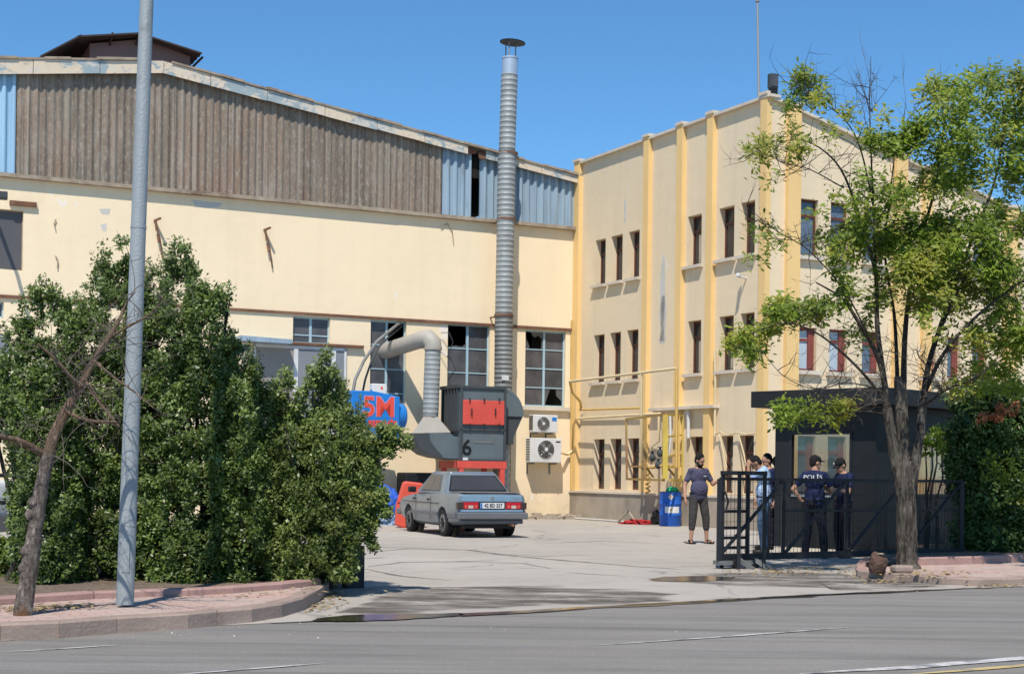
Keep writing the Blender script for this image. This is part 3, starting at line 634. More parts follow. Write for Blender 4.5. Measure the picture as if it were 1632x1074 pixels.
# roof monitor
m = MB(); s0, s1 = H.sz(303, 100)[0], H.sz(143, 100)[0]; zr = 13.15
HM = Frame(*(H.w(0, -3.0, 0)[:2]), 205.5); f0, f1 = HM.sz(303, 100)[0], HM.sz(143, 100)[0]
zc = HM.sz(225, 62)[1]; ze = HM.sz(303, 90)[1]; zl = HM.sz(143, 70)[1]
fm = (f0+f1)/2-.1
m.prism(HM, [(f0, 11.5), (f1, 11.5), (f1, zl), (fm, zc), (f0, ze)], 0, -9); m.build('monitor_wall', 'monitor', hall)
m = MB(); zoff = .12
for k in range(24):
    for (sa, za, sb, zb_) in ((f0-.42, ze-.16, fm, zc+.06), (fm, zc+.06, f1+1.2, zl+.0)): pass
vs = []
def roofsheet(m, sa, za, sb, zb_):
    k = 60; vs = []
    for i in range(k+1):
        n = .5-10*i/k; o = .025*math.sin(i*2.6)
        vs += [HM.w(sa, n, za+o), HM.w(sb, n, zb_+o)]
    m.add(vs, [(2*i, 2*i+1, 2*i+3, 2*i+2) for i in range(k)])
    m.add([Vector(v)+Vector((0, 0, -.04)) for v in vs], [(2*i, 2*i+1, 2*i+3, 2*i+2) for i in range(k)])
    m.add([vs[0], vs[1], Vector(vs[1])-Vector((0, 0, .05)), Vector(vs[0])-Vector((0, 0, .05))], [(0, 1, 2, 3)])
pr = HM.sz(322, 84, .5); pm = HM.sz(222, 52, .5); pl = HM.sz(124, 54, .5)
roofsheet(m, pr[0], pr[1], pm[0], pm[1]); roofsheet(m, pm[0], pm[1], pl[0], pl[1]-.05)
m.prism(HM, [(pl[0]-.1, pl[1]), (pl[0]+1.0, pl[1]-.75), (pl[0]+1.0, pl[1]-.8), (pl[0]-.1, pl[1]-.06)], .5, -9)
m.build('monitor_roof', 'monroof', hall)
m = MB(); a = HM.w(pr[0]-.05, .4, pr[1]-.1); m.bar(a, HM.w(f0+.05, 0, ze-.45), .05); m.build('roof_strut', 'monroof', hall)
for xx in (175, 217): m = MB(); b = HM.sz(xx, 66); m.bar(HM.w(b[0], 0, b[1]-.12), HM.w(b[0], .45, b[1]+.12), .05); m.build('roof_strut', 'monroof', hall)
# lamp on an arm, far left of the hall
lt = thing('wall_floodlight', H.w(16.9, .1, 8.1), 'dark floodlight on an arm sticking out above the upper left window of the hall', 'floodlight')
p0 = H.w(17.3, 0, 8.6); p1 = P(4, 311, 35.6)
m = MB(); m.tube([p0, p0.lerp(p1, .5)+Vector((0, 0, .12)), p1+Vector((-.15, 0, .02))], .05, 8); m.build('arm', 'cabdark', lt)
m = MB(); m.box(Frame(p1.x, p1.y, 20, p1.z), -.18, .12, -.16, .16, -.10, .07); m.build('lamp_head', 'cabdark', lt, bevel=.02)

# ================================================================== OFFICE BLOCK
office = thing('office_building', L.w(-4.7, -4, 0), 'three storey beige office block with ochre pilasters and narrow brown windows', 'office building')
def srect(F, x0, x1, z0, z1, ym): 
    a = F.sz(x0, ym)[0]; b = F.sz(x1, ym)[0]; return [min(a, b), max(a, b), z0, z1]
Lw = []
for (rows, z0, z1) in (((  (949, 965, 418), (974, 992, 414), (1002, 1019, 410), (1096, 1118, 384), (1146, 1170, 372), (1181, 1203, 365)), 7.05, 8.42),
                       (((946, 963, 572), (972, 989, 570), (999, 1017, 566), (1096, 1117, 554), (1146, 1169, 548), (1180, 1202, 544)), 4.12, 5.56),
                       (((946, 963, 742), (972, 990, 742), (1000, 1018, 742), (1099, 1120, 742), (1149, 1168, 740), (1178, 1201, 740)), .93, 2.42)):
    for x0, x1, ym in rows: Lw.append(srect(L, x0, x1, z0, z1, ym))
OH = 10.88
m = MB(); holed_wall(m, L, LB, 0, 0, OH, Lw, 0, .30)
Sw = []
sx = [(-.86, -1.52), (-1.92, -2.5), (-2.98, -3.55), (-4.95, -5.45), (-5.85, -6.3), (-6.72, -7.25), (-8.9, -9.5), (-10, -10.6), (-11.1, -11.7)]
for z0, z1 in ((7.0, 8.45), (4.08, 5.18), (.93, 2.42)):
    for a, b in sx: Sw.append([b, a, z0, z1])
RZ = lambda s: OH+(-s)*-.262
SE = -18.0
holed_wall(m, S, SE, 0, 0, 8.46, [h for h in Sw], 0, .25)
m.add([S.w(0, 0, 8.46), S.w(0, 0, OH), S.w(-8.9, 0, RZ(-8.9)), S.w(-9.2, 0, 8.46)], [(0, 1, 2, 3)])
m.add([S.w(-9.2, 0, 8.46), S.w(-8.9, 0, RZ(-8.9)), S.w(SE, 0, 8.5), S.w(SE, 0, 8.46)], [(0, 1, 2, 3)])
m.add([S.w(SE, 0, 0), S.w(SE, -14, 0), S.w(SE, -14, 8.5), S.w(SE, 0, 8.5)], [(0, 1, 2, 3)])
m.add([L.w(0, 0, 0), L.w(0, 0, OH), L.w(0, -14, OH), L.w(0, -14, 0)], [(0, 1, 2, 3)])
m.build('wall', 'offwall', office)
m = MB(); rp = [S.w(0, -.2, OH-.5), S.w(-9, -.2, RZ(-9)-.5), S.w(SE, -.2, 8.0), S.w(SE, -12, 8.0), L.w(0, -12, 10), L.w(0, -.2, OH-.5)]; m.poly(rp); m.build('roof', 'roof', office)
m = MB(); m.box(L, LB+.35, -.3, -1.4, -1.3, .0, 10.3); m.box(S, SE+.3, -.5, -1.8, -1.7, 0, 8.0); m.build('dark_backing', 'dark', office)  # added near-black sheets painting in the darkness behind the office windows
# pilasters
def pil(F, a, b, z1, n=.14, cap=True):
    m = MB(); m.box(F, a, b, -.01, n, .0, z1); o = m.build('pilaster', 'pilaster', office)
    if cap:
        m = MB(); m.box(F, a-.03, b+.03, -.12, n+.04, z1, z1+.075); m.build('capital', 'coping', o)
for x0, x1, y in ((918, 927, 450), (1023, 1037, 420), (1076, 1090, 410), (1124, 1139, 400), (1209, 1222, 400)):
    b = L.sz(x0, y, .14)[0]; a = b-.27
    if x0 == 918: a, b = -.30, -.0
    pil(L, a, b, 10.96)
for a, b in ((-1.0+.46, -.54+.28), ):
    pass
def spil(x0, x1, y):
    a, b = sorted((S.sz(x0, y, .14)[0], S.sz(x1, y, .14)[0])); pil(S, a, b, max(8.55, RZ((a+b)/2)+.04), .14)
for q in ((1255, 1275, 450), (1428, 1446, 400), (1474, 1487, 400), (1606, 1624, 400)): spil(*q)
pil(S, -13.4, -13.0, 8.6, .14); pil(S, -17, -16.6, 8.6, .14)
m = MB(); m.box(L, LB-.16, -.0, -.2, .13, OH, OH+.07); m.build('coping', 'coping', office)
m = MB(); m.prism(S, [(.16, OH+.003), (-8.9, RZ(-8.9)+.003), (SE, 8.5), (SE, 8.58), (-8.9, RZ(-8.9)+.08), (.16, OH+.08)], -.2, .12); m.build('coping', 'coping', office)
m = MB(); m.box(L, LB-.14, -.0, -.0, .15, 0, .80); m.build('plinth', 'plinth', office)
m = MB(); m.box(L, LB-.15, -.0, -.0, .19, .80, .86); m.build('plinth_cap', 'coping', office)
m = MB(); m.box(S, SE, .15, -.0, .15, 0, .80); m.build('plinth', 'plinth', office)
# a string course where the pipes turn
a = L.sz(1035, 653, .15)[0]; b = L.sz(1139, 648, .15)[0]; m = MB(); m.box(L, b, a, 0, .20, 3.16, 3.24); m.build('string_course', 'coping', office)
def office_window(F, h, n, frame, pane, transom=.7, fw=.055, mull=True, blind=None):
    a, b, c, d = h; m = MB()
    for s0, s1, z0, z1 in ((a, b, c, c+fw), (a, b, d-fw, d), (a, a+fw, c+fw, d-fw), (b-fw, b, c+fw, d-fw)): m.box(F, s0, s1, n-.03, n+.03, z0, z1)
    zt_ = c+(d-c)*transom; m.box(F, a+fw, b-fw, n-.028, n+.035, zt_-fw*.6, zt_+fw*.6)
    o = m.build('window', frame, office)
    for z0, z1 in ((c+fw, zt_-fw*.6), (zt_+fw*.6, d-fw)):
        p = MB(); p.box(F, a+fw, b-fw, n-.008, n+.004, z0, z1); p.build('pane', pane, o)
    return o
for i, h in enumerate(Lw):
    office_window(L, h, -.22, 'brownframe', 'offglass')
    if i < 12 or True:
        s_ = MB(); s_.box(L, h[0]-.09, h[1]+.09, -.2, .13, h[2]-.08, h[2]); 
        if i < 12: s_.build('window_sill', 'coping', office)
for i, h in enumerate(Sw):
    fr = 'redframe'; pn = 'skyglass' if (i % 9) != 1 or i > 9 else 'skyglass'
    if 9 <= i < 11: pn = 'blind'
    o = office_window(S, h, -.14, fr if i >= 9 else 'brownframe', pn, .72, .06)
    if i < 18:
        s_ = MB(); s_.box(S, h[0]-.1, h[1]+.1, -.12, .12, h[2]-.10, h[2]); s_.build('window_sill', 'coping', office)
    if i >= 9: # wide maroon right jamb
        q = MB(); q.box(S, h[0]+.06, h[0]+.2, -.16, -.09, h[2]+.06, h[3]-.06); q.build('jamb', 'redframe', o)
# interior curtains behind ground and middle windows
for i in (3, 9, 10, 15, 16, 17):
    h = Lw[i]; m = MB(); k = 10; vs = []
    for j in range(k+1):
        s_ = h[0]+(h[1]-h[0])*(.08+.5*j/k); vs += [L.w(s_, -.195+.006*math.sin(j*2), h[2]+.06), L.w(s_, -.195+.006*math.sin(j*2), h[2]+(h[3]-h[2])*.62)]
    m.add(vs, [(2*j, 2*j+1, 2*j+3, 2*j+2) for j in range(k)]); m.build('curtain', 'plinth', office)
for (x0, x1, y0, y1) in ((1050, 1062, 405, 548), (1049, 1064, 470, 545), (994, 999, 315, 355)):
    s0, z0 = L.sz(x0, y1); s1, z1 = L.sz(x1, y0); k = 9; pts = []
    for i in range(k+1): t = i/k; pts.append((s0+(s1-s0)*(.15*math.sin(7*t)+.1+.2*t), z0+(z1-z0)*t))
    for i in range(k, -1, -1): t = i/k; pts.append((s1-(s1-s0)*(.15*math.sin(5*t+1)+.35*t), z0+(z1-z0)*t))
    m = MB(); m.prism(L, pts[::-1], 0, .003); m.build('plaster_patch', 'offwhite', office)
# cctv camera near the corner
cc = L.w(-8.6, .0, 6.45); cam_ = thing('security_camera', cc, 'white security camera on a bracket below the upper windows near the office corner', 'security camera')
m = MB(); m.tube([cc, cc+L.N*.2+Vector((0, 0, .03))], .025, 6); m.build('bracket', 'white', cam_)
m = MB(); a = cc+L.N*.24+Vector((0, 0, .05)); Fc = Frame(a.x, a.y, -110, a.z); m.box(Fc, -.17, .13, -.05, .05, -.04, .05); m.build('camera_body', 'white', cam_, bevel=.02)
# mast and floodlight on the roof corner
mast_b = L.w(-9.15, -.15, 10.9)
m = MB(); mt = P(1206, -60, mast_b.y); mast_b = P(1209.5, 158, mast_b.y); m.tube([mast_b, mast_b.lerp(mt, .5), mt], [.035, .03, .025], 8); m.ball(P(1207, 2, mast_b.y), .06, .06, .05)
m.build('antenna_mast', 'lamp', label='thin grey antenna mast standing on the office roof corner', category_=None) if False else props(m.build('antenna_mast', 'lamp'), 'thin grey antenna mast standing on the office roof corner', 'mast')
fb = P(1232, 150, 36.6); fl = thing('roof_floodlight', fb, 'black floodlight mounted on the top corner of the office parapet', 'floodlight')
Ff = Frame(fb.x, fb.y, 200, fb.z)
m = MB(); m.box(Ff, -.10, .10, -.06, .06, -.06, .12); m.build('foot', 'black', fl)
m = MB(); m.box(Ff, -.12, .12, -.09, .06, .13, .50); m.build('lamp_head', 'cabdark', fl, bevel=.02)
m = MB(); m.box(Ff, -.09, .09, .065, .075, .18, .45); m.build('lens', 'dusty', fl)
# ================================================================== DUST COLLECTOR, CHIMNEY AND TANK
def hp(x, y, n): q = H.sz(x, y, n); return H.w(q[0], n, q[1])
def ribbed(pts, r, step=.14, ridge=.012, seg=20):
    """spiral-seamed duct: radii pulse along the path"""
    pts = [Vector(p) for p in pts]; op = []; rr = []
    for a, b in zip(pts[:-1], pts[1:]):
        Ld = (b-a).length; k = max(1, int(Ld/step)); d = (b-a)/Ld; st = Ld/k
        for i in range(k):
            for t, q in ((0, 0), (st-.032, 0), (st-.026, ridge), (st-.006, ridge)): op.append(a+d*(i*st+t)); rr.append(r+q)
    op.append(pts[-1]); rr.append(r); return op, rr
cab = thing('dust_collector', hp(770, 800, 1.5)*1.0, 'slate grey filter cabinet with red hatch and number 6 on red legs', 'filter cabinet')
cab.location.z = 0
N0, N1 = .95, 2.25
c = rect(H, 733, 806, 617, 733, N1)
m = MB(); m.box(H, c[0], c[1], N0, N1, c[2], c[3]); body = m.build('cabinet_body', 'cabinet', cab, bevel=.02)
zm = H.sz(770, 685, N1)[1]
m = MB()
for s0, s1, z0, z1 in ((c[0], c[1], c[3]-.05, c[3]+.03), (c[0], c[1], c[2]-.03, c[2]+.03), (c[0], c[1], zm-.03, zm+.03), (c[0], c[0]+.07, c[2]+.03, c[3]-.05), (c[1]-.07, c[1], c[2]+.03, c[3]-.05)): m.box(H, s0, s1, N1+.0, N1+.05, z0, z1)
m.build('corner_frame', 'cabdark', cab, bevel=.008)
m = MB()
for i in range(6):
    n = N0+.08+i*.22; m.box(H, c[1], c[1]+.07, n, n+.07, zm, c[3])
m.box(H, c[1]-.02, c[1]+.08, N0-.02, N1+.02, c[3]-.04, c[3]+.05); m.box(H, c[1], c[1]+.06, N0, N1, zm-.05, zm); m.build('side_rib', 'cabdark', cab)
hd = rect(H, 738, 804, 638, 677, N1+.06); m = MB(); m.box(H, hd[0], hd[1], N1+.01, N1+.07, hd[2], hd[3]); hatch = m.build('hatch', 'red', cab, bevel=.02)
for x in (752, 790): m = MB(); a = hp(x, 651, N1+.1); m.bar(a, a-Vector((0, 0, .2)), .035); m.build('handle', 'black', hatch)
for x in (749, 772, 796):
    for y in (637, 678): m = MB(); a = hp(x, y, N1+.1); m.bar(a+Vector((0, 0, .05)), a-Vector((0, 0, .05)), .03, .04); m.build('clamp', 'black', hatch)
text('number', '6', .62, 'ink', hp(744, 714, N1+.012), -H.X, (0, 0, 1), cab, offset=.008)
a = hp(767, 705, N1+.012); text('lettering', '', .16, 'galvdark', a, -H.X, (0, 0, 1), cab) if False else None
m = MB(); m.box(H, c[0]+.35, c[0]+1.0, N1+.004, N1+.012, H.sz(770, 706, N1)[1], H.sz(770, 703, N1)[1]); m.build('name_plate', 'galvdark', cab)
m = MB(); a = rect(H, 737, 745, 729, 733, N1+.02); m.box(H, a[0], a[1], N1+.01, N1+.014+.04, a[2], a[3]); m.build('label_plate', 'white', cab)
m = MB(); z2 = c[2]-.03
m.box(H, c[0]-.02, c[1]+.08, N1-.06, N1+.05, z2-.2, z2); m.box(H, c[0]-.02, c[1]+.08, N0, N0+.1, z2-.2, z2); m.box(H, c[0]-.02, c[0]+.08, N0, N1, z2-.2, z2); m.box(H, c[1]-.02, c[1]+.08, N0, N1, z2-.2, z2)
for s_ in (c[0]+.1, c[1]-.05):
    for n in (N0+.06, N1-.02): m.box(H, s_-.07, s_+.07, n-.06, n+.06, 0, z2-.2)
m.build('leg_frame', 'red', cab)
# inlet: pipe down from the window into a hopper
pv = 1.75
top = hp(690, 556, pv); bot = hp(686, 664, pv)
pth, rr = ribbed([bot, top], .225, .13, .004); m = MB(); m.tube(pth, rr, 20, caps=False); m.build('vertical_duct', 'galv', cab)
e = hp(676, 540, 1.5); w0 = hp(622, 557, .15)
m = MB(); el = [top, top+(Vector((0, 0, .16))), e.lerp(top+Vector((0, 0, .25)), .45)+Vector((0, 0, .03)), e, e.lerp(w0, .12)]
m.tube(el, .25, 20, caps=False); m.tube([e.lerp(w0, .1), w0, w0.lerp(hp(600, 563, -.6), 1)], .235, 20, caps=False); m.tube([top+Vector((0, 0, -.03)), top+Vector((0, 0, .04))], .262, 20); m.build('duct_elbow', 'duct', cab)
m = MB(); q = lambda x, y, n: hp(x, y, n)
T = [q(675, 664, 1.95), q(697, 664, 1.95), q(697, 664, 1.5), q(675, 664, 1.5)]
Bm = [q(657, 690, 2.15), q(718, 689, 2.15), q(719, 688, 1.2), q(657, 690, 1.2)]
m.add(T+Bm, [(0, 1, 5, 4), (1, 2, 6, 5), (2, 3, 7, 6), (3, 0, 4, 7), (0, 3, 2, 1)]); m.build('hopper_top', 'duct', cab)
m = MB(); prof = [H.sz(*p, 2.15) for p in ((657, 690), (690, 690), (718, 690), (724, 695), (734, 697), (734, 732), (716, 731), (700, 729), (683, 724), (668, 712))]
m.prism(H, prof, 2.15, 1.25); m.build('hopper_elbow', 'cabinet', cab, bevel=.015)
m = MB(); prof = [H.sz(*p, 2.155) for p in ((657, 690), (684, 690), (686, 702), (694, 714), (706, 727), (700, 729), (683, 724), (668, 712))]
m.prism(H, prof, 2.152, 2.16); m.build('hopper_cheek', 'cabdark', cab)
# outlet duct on the right side
m = MB(); k = 9; z0 = H.sz(826, 663, 1.9)[1]; s0 = c[0]; zc_ = z0
arc = [(s0, z0+.85)]+[(s0-.72*math.sin(R(90*i/k)), z0+.0+.80*math.cos(R(90*i/k))) for i in range(k+1)]+[(s0-.70, z0-.02), (s0, z0-.02)]
m.prism(H, arc, 1.95, 1.2); m.build('outlet_bend', 'cabinet', cab, bevel=.01)
m = MB(); m.prism(H, [(s0, z0-.02), (s0-.70, z0-.02), (s0-.42, z0-.62), (s0-.42, z0-.82), (s0, z0-.82)], 1.9, 1.25); m.build('outlet_cone', 'cabdark', cab)
b0 = H.w(s0-.25, 1.6, z0-.8); pth, rr = ribbed([b0, Vector((b0.x, b0.y, .05))], .18, .2, .005); m = MB(); m.tube(pth, rr, 16); m.build('drop_duct', 'galv', cab)
# the tall chimney
ch = thing('chimney', Vector((hp(801, 760, .75).x, hp(801, 760, .75).y, 0)), 'tall galvanised spiral chimney pipe with a conical rain cap rising in front of the hall', 'chimney')
c0 = hp(802, 615, .75); c1 = hp(803, 505, .75); c2 = hp(808, 245, .75); c3 = hp(812, 120, .75)
pth, rr = ribbed([Vector((c0.x-.02, c0.y, .0)), c0, c1], .265, .13, .010); m = MB(); m.tube(pth, rr, 24); m.build('lower_pipe', 'galvdark', ch)
pth, rr = ribbed([c1, c2], .262, .15, .006); m = MB(); m.tube(pth, rr, 24); m.build('middle_pipe', 'galv', ch)
c4 = hp(813, 95, .75)
pth, rr = ribbed([c2, c3], .243, .15, .006); m = MB(); m.tube(pth, rr, 24); m.build('upper_pipe', 'galv', ch)
m = MB(); m.tube([c3, c4], .235, 24); m.tube([c4, c4+Vector((0, 0, .05))], .25, 24); m.build('top_sleeve', 'galvnew', ch)
for t in range(3):
    m = MB(); a = R(120*t+20); o = Vector((math.cos(a)*.17, math.sin(a)*.17, 0)); m.bar(c4+o, c4+o+Vector((0, 0, .5)), .035); m.build('cap_strut', 'galvdark', ch)
m = MB(); ct = hp(817, 68, .75); seg = 28; ring = [ct+Vector((math.cos(6.2832*k/seg)*.38, math.sin(6.2832*k/seg)*.38, -.03*math.cos(6.2832*k/seg))) for k in range(seg)]
m.add(ring+[ct+Vector((0, 0, .09))], [(k, (k+1) % seg, seg) for k in range(seg)], 0, True); m.add([r_-Vector((0, 0, .02)) for r_ in ring], [tuple(range(seg))]); m.build('rain_cap', 'cabdark', ch)
for y in (245, 350, 503):
    m = MB(); a = hp(803+(503-y)*.0275, y, .75); m.tube([a-Vector((0, 0, .03)), a+Vector((0, 0, .03))], .29, 24); o_ = H.w(H.sz(803, y, .75)[0], 0, a.z); m.bar(a, H.w((a-H.o).dot(H.X)+.1, 0, a.z), .04)
    m.build('clamp_band', 'rust', ch)
m = MB(); a = rect(H, 800, 811, 598, 606, 1.03); m.box(H, a[0], a[1], 1.02, 1.03, a[2], a[3]); m.build('label_plate', 'white', ch)
# blue tank with red lettering
tk = thing('blue_air_tank', hp(600, 790, 1.6), 'bright blue machine housing with red 5M lettering and a round blue drum at its side', 'machine'); tk.location.z = 0
t = rect(H, 560, 637, 632, 690, 2.2)
m = MB(); m.prism(H, [(t[0], t[2]-.3), (t[1], t[2]-.3), (t[1], H.sz(562, 622, 2.2)[1]), (H.sz(597, 622, 2.2)[0], H.sz(597, 623, 2.2)[1]), (t[0], H.sz(637, 632, 2.2)[1])], 2.2, 1.1); m.build('housing', 'tankblue', tk, bevel=.02)
m = MB(); a = H.w(t[0]+.05, 1.75, H.sz(640, 664, 1.75)[1]); m.tube([a, a-H.X*.27, a-H.X*.33, a-H.X*.36], [.37, .37, .33, .2], 28); m.build('drum', 'tankblue', tk)
text('lettering', '5M', .74, 'lilac', hp(604, 649.5, 2.206), -H.X, (0, 0, 1), tk, offset=.036, extrude=.001)
text('lettering', '5M', .74, 'textred', hp(604, 649.5, 2.212), -H.X, (0, 0, 1), tk, offset=.017, extrude=.002)
text('lettering', 'SSERVİS', .24, 'textred', hp(610, 676, 2.212), -H.X, (0, 0, 1), tk, offset=.012)
m = MB(); z0 = t[2]-.3; 
for s_ in (t[0]+.55, t[1]-.15):
    for n in (1.2, 1.9): m = MB(); m.box(H, s_-.04, s_+.04, n-.04, n+.04, 0, z0); m.build('leg', 'cabdark', tk)
bx_ = thing('white_junction_box', hp(608, 629, 2.3), 'white plastic box standing on top of the blue 5M housing', 'box')
a = rect(H, 596, 621, 611, 630, 2.35); m = MB(); m.prism(H, [(a[0]+.06, a[2]), (a[1]-.08, a[2]), (a[1], a[2]+.16), (a[1], a[3]), (a[0]+.05, a[3]), (a[0], a[2]+.2)], 2.0, 2.19); m.build('box_body', 'white', bx_, bevel=.02)
m = MB(); m.box(H, a[0]+.14, a[0]+.2, 2.191, 2.196, a[3]-.15, a[3]-.08); m.build('red_mark', 'textred', bx_)
cb = MB(); cb.tube([hp(560, 640, 2.0), hp(566, 605, 1.9), hp(580, 575, 1.6), hp(600, 545, 1.2), hp(618, 530, .7), hp(634, 517, .1), hp(650, 512, -.8)], .045, 8); props(cb.build('supply_hose', 'galvdark'), 'grey hose bending up from the blue housing into the second hall window', 'hose')
cb = MB(); cb.tube([hp(575, 640, 1.5), hp(582, 605, 1.4), hp(592, 575, 1.1), hp(606, 550, .8), hp(622, 535, .4), hp(640, 520, -.1), hp(648, 516, -.8)], .03, 8); props(cb.build('supply_hose', 'cabdark'), 'thinner dark hose running beside the grey hose into the second hall window', 'hose')
cb = MB(); cb.tube([hp(703, 530, .1), hp(716, 530, .3), hp(722, 545, .3), hp(712, 570, .2), hp(702, 560, .1)], .012, 5); props(cb.build('thin_cable', 'cabdark'), 'thin black cable looping on the wall beside the third hall window', 'cable')

# ------------------------------------------------------------------ air conditioner units
def ac(x0, x1, yt, yb, fx, fy, fr, label, badge):
    n1 = .52; n0 = .2; a = rect(H, x0, x1, yt, yb, n1); w = a[1]-a[0]
    t = thing('air_conditioner', H.w((a[0]+a[1])/2, .35, a[2]), label, 'air conditioner', 'air conditioner units on the hall wall')
    m = MB(); m.box(H, a[0], a[1], n0, n1, a[2], a[3]); m.build('casing', 'white', t, bevel=.02)
    f = hp(fx, fy, n1+.004); r = fr
    m = MB(); m.tube([f-H.N*.05+H.N*.051, f+H.N*.006], r, 28); g = m.build('fan_opening', 'grille', t)
    m = MB()
    for q in (.3, .48, .66, .84, .99):
        ring = [f+H.N*.02+(H.X*math.cos(k*.2244)+Vector((0, 0, 1))*math.sin(k*.2244))*r*q for k in range(29)]; m.tube(ring, .0055, 4, caps=False)
    for k in range(16):
        d = H.X*math.cos(k*.3927)+Vector((0, 0, 1))*math.sin(k*.3927); m.tube([f+H.N*.02+d*r*.2, f+H.N*.02+d*r], .004, 4, caps=False)
    m.build('fan_guard', 'chrome', g)
    m = MB(); m.tube([f+H.N*.015, f+H.N*.035], r*.2, 16); m.build('fan_hub', 'white', g)
    m = MB()
    for i in range(9): z = a[2]+.08+(a[3]-a[2]-.14)*i/8; m.box(H, a[1], a[1]+.006, n0+.04, n1-.04, z, z+.03)
    m.build('side_grille', 'grille', t)
    m = MB(); 
    for s_ in (a[0]+.15, a[1]-.15): m.box(H, s_-.02, s_+.02, 0, n1-.02, a[2]-.05, a[2]-.002); m.box(H, s_-.02, s_+.02, 0, .03, a[2]-.35, a[2]-.05)
    m.build('wall_bracket', 'galvdark', t)
    if badge: m = MB(); b = rect(H, 880, 887, 665, 671, n1); m.box(H, b[0], b[1], n1, n1+.006, b[2], b[3]); m.build('badge', 'tankblue', t)
    else: m = MB(); b = rect(H, 886, 893, 703, 705, n1); m.box(H, b[0], b[1], n1, n1+.006, b[2], b[3]); m.build('badge', 'ink', t)
ac(850, 889, 661, 689, 866, 675, .20, 'upper and smaller white air conditioner with a blue badge on the hall wall', True)
ac(845, 895, 698, 737, 870, 716, .27, 'lower and larger white air conditioner under the small one on the hall wall', False)
m = MB(); m.tube([hp(896, 722, .3), hp(905, 724, .1), hp(915, 716, .15), hp(925, 708, .2)], .04, 8); props(m.build('insulated_pipe', 'creampipe'), 'pale insulated pipe running from the larger air conditioner to the office corner', 'pipe')

# ------------------------------------------------------------------ gas piping on the office side
def lp(x, y, n): q = L.sz(x, y, n); return L.w(q[0], n, q[1])
gas = thing('gas_pipework', lp(1000, 780, .3), 'faded yellow gas pipes running across the office side wall and down to the cage', 'gas pipes'); gas.location.z = .8
def pipe(pts, r, mat, name='pipe', parent=gas, seg=8):
    m = MB(); m.tube([lp(*p) for p in pts], r, seg); return m.build(name, mat, parent)
pipe([(908, 608, .9), (1022, 594, .9), (1078, 587, .9)], .04, 'creampipe')
pipe([(1078, 587, .9), (1078, 660, .9), (1078, 745, .9)], .038, 'gasyellow')
pipe([(1022, 593, .9), (1022, 690, .85), (1021, 735, .7)], .042, 'creampipe')
pipe([(908, 607, .9), (912, 625, .5), (925, 640, .25), (926, 650, .1)], .04, 'gasyellow')
pipe([(921, 667, .3), (1000, 662, .35), (1052, 659, .4), (1056, 662, .4), (1056, 690, .4)], .034, 'creampipe')
pipe([(924, 653, .15), (1022, 650, .15)], .03, 'gasyellow')
pipe([(1097, 655, .1), (1097, 698, .1)], .05, 'white')
pipe([(1139, 560, .1), (1140, 600, .1), (1139, 695, .1)], .035, 'creampipe')
pipe([(912, 510, .15), (911, 560, .15), (911, 780, .15)], .045, 'gasyellow')
pipe([(1038, 740, .6), (1038, 712, .6), (1050, 703, .55), (1050, 662, .5)], .035, 'creampipe')
pipe([(1063, 660, .7), (1064, 700, .7), (1062, 735, .7)], .035, 'creampipe')
pipe([(1068, 662, .6), (1069, 700, .6), (1066, 725, .6)], .035, 'white')
pipe([(1020, 744, .6), (1040, 745, .6), (1052, 742, .6), (1076, 743, .6)], .04, 'gasyellow')
for x, y in ((1040, 729), (1052, 722), (1049, 741), (1028, 745), (1063, 708)):
    m = MB(); c_ = lp(x, y, .62); m.ball(c_, .09, .09, .11); m.tube([c_, c_+Vector((0, 0, .16))], .03, 8); m.tube([c_+Vector((0, 0, .16)), c_+Vector((0, 0, .18))], .08, 12); m.build('valve', 'cabdark', gas)
cage = thing('meter_cage', lp(1040, 790, .7), 'open mustard yellow pipe cage with ladder rungs around the gas valves', 'cage'); cage.location.z = 1.0
def cbar(pts, w, mat, name):
    m = MB()
    for a, b in zip(pts[:-1], pts[1:]): m.bar(lp(*a), lp(*b), w)
    return m.build(name, mat, cage)
A_, B_ = 1.35, .25
cbar([(998, 668, A_), (999, 763, A_), (1058, 765, A_), (1060, 660, A_), (998, 668, A_)], .06, 'ochrecage', 'front_frame')
cbar([(1060, 661, A_), (1060, 763, A_)], .13, 'cageyellow', 'front_post')
cbar([(1028, 665, A_-.4), (1028, 764, A_-.4)], .09, 'ochrecage', 'back_post')
cbar([(1060, 661, A_), (1088, 662, B_), (1088, 765, B_), (1068, 765, A_-.2)], .05, 'cageyellow', 'side_frame')
cbar([(1082, 662, .5), (1082, 762, .5)], .05, 'gasyellow', 'side_post')
for y in (694, 725, 743): cbar([(1062, y+2, A_), (1086, y-1, B_)], .045, 'cageyellow', 'rung')
cbar([(1000, 743, A_), (1028, 743, A_-.4)], .045, 'ochrecage', 'rung'); cbar([(1030, 744, A_-.4), (1041, 760, .6)], .045, 'ochrecage', 'brace'); cbar([(1064, 745, .9), (1074, 757, .4)], .045, 'ochrecage', 'brace')
m = MB()
for y in (750, 757, 764, 771, 778): m.tube([lp(1030, y, .3), lp(1036, y+4, .34), lp(1030, y+7, .3)], .035, 6)
props(m.build('chain_bundle', 'gasyellow'), 'yellow wavy strap hanging down the pilaster below the cage', 'strap')
# pipes and wires above the ground floor windows near the corner
m = MB(); m.tube([lp(1139, 692, .1), lp(1148, 688, .1), lp(1160, 694, .1), lp(1174, 689, .1), lp(1190, 692, .1), lp(1204, 690, .1)], .02, 5); m.tube([lp(1146, 692, .1), lp(1152, 715, .1), lp(1158, 745, .1)], .02, 5); m.tube([lp(1176, 690, .1), lp(1183, 712, .1), lp(1189, 742, .1)], .02, 5)
props(m.build('wall_cable', 'creampipe'), 'pale cable looping over the ground floor windows near the office corner', 'cable')
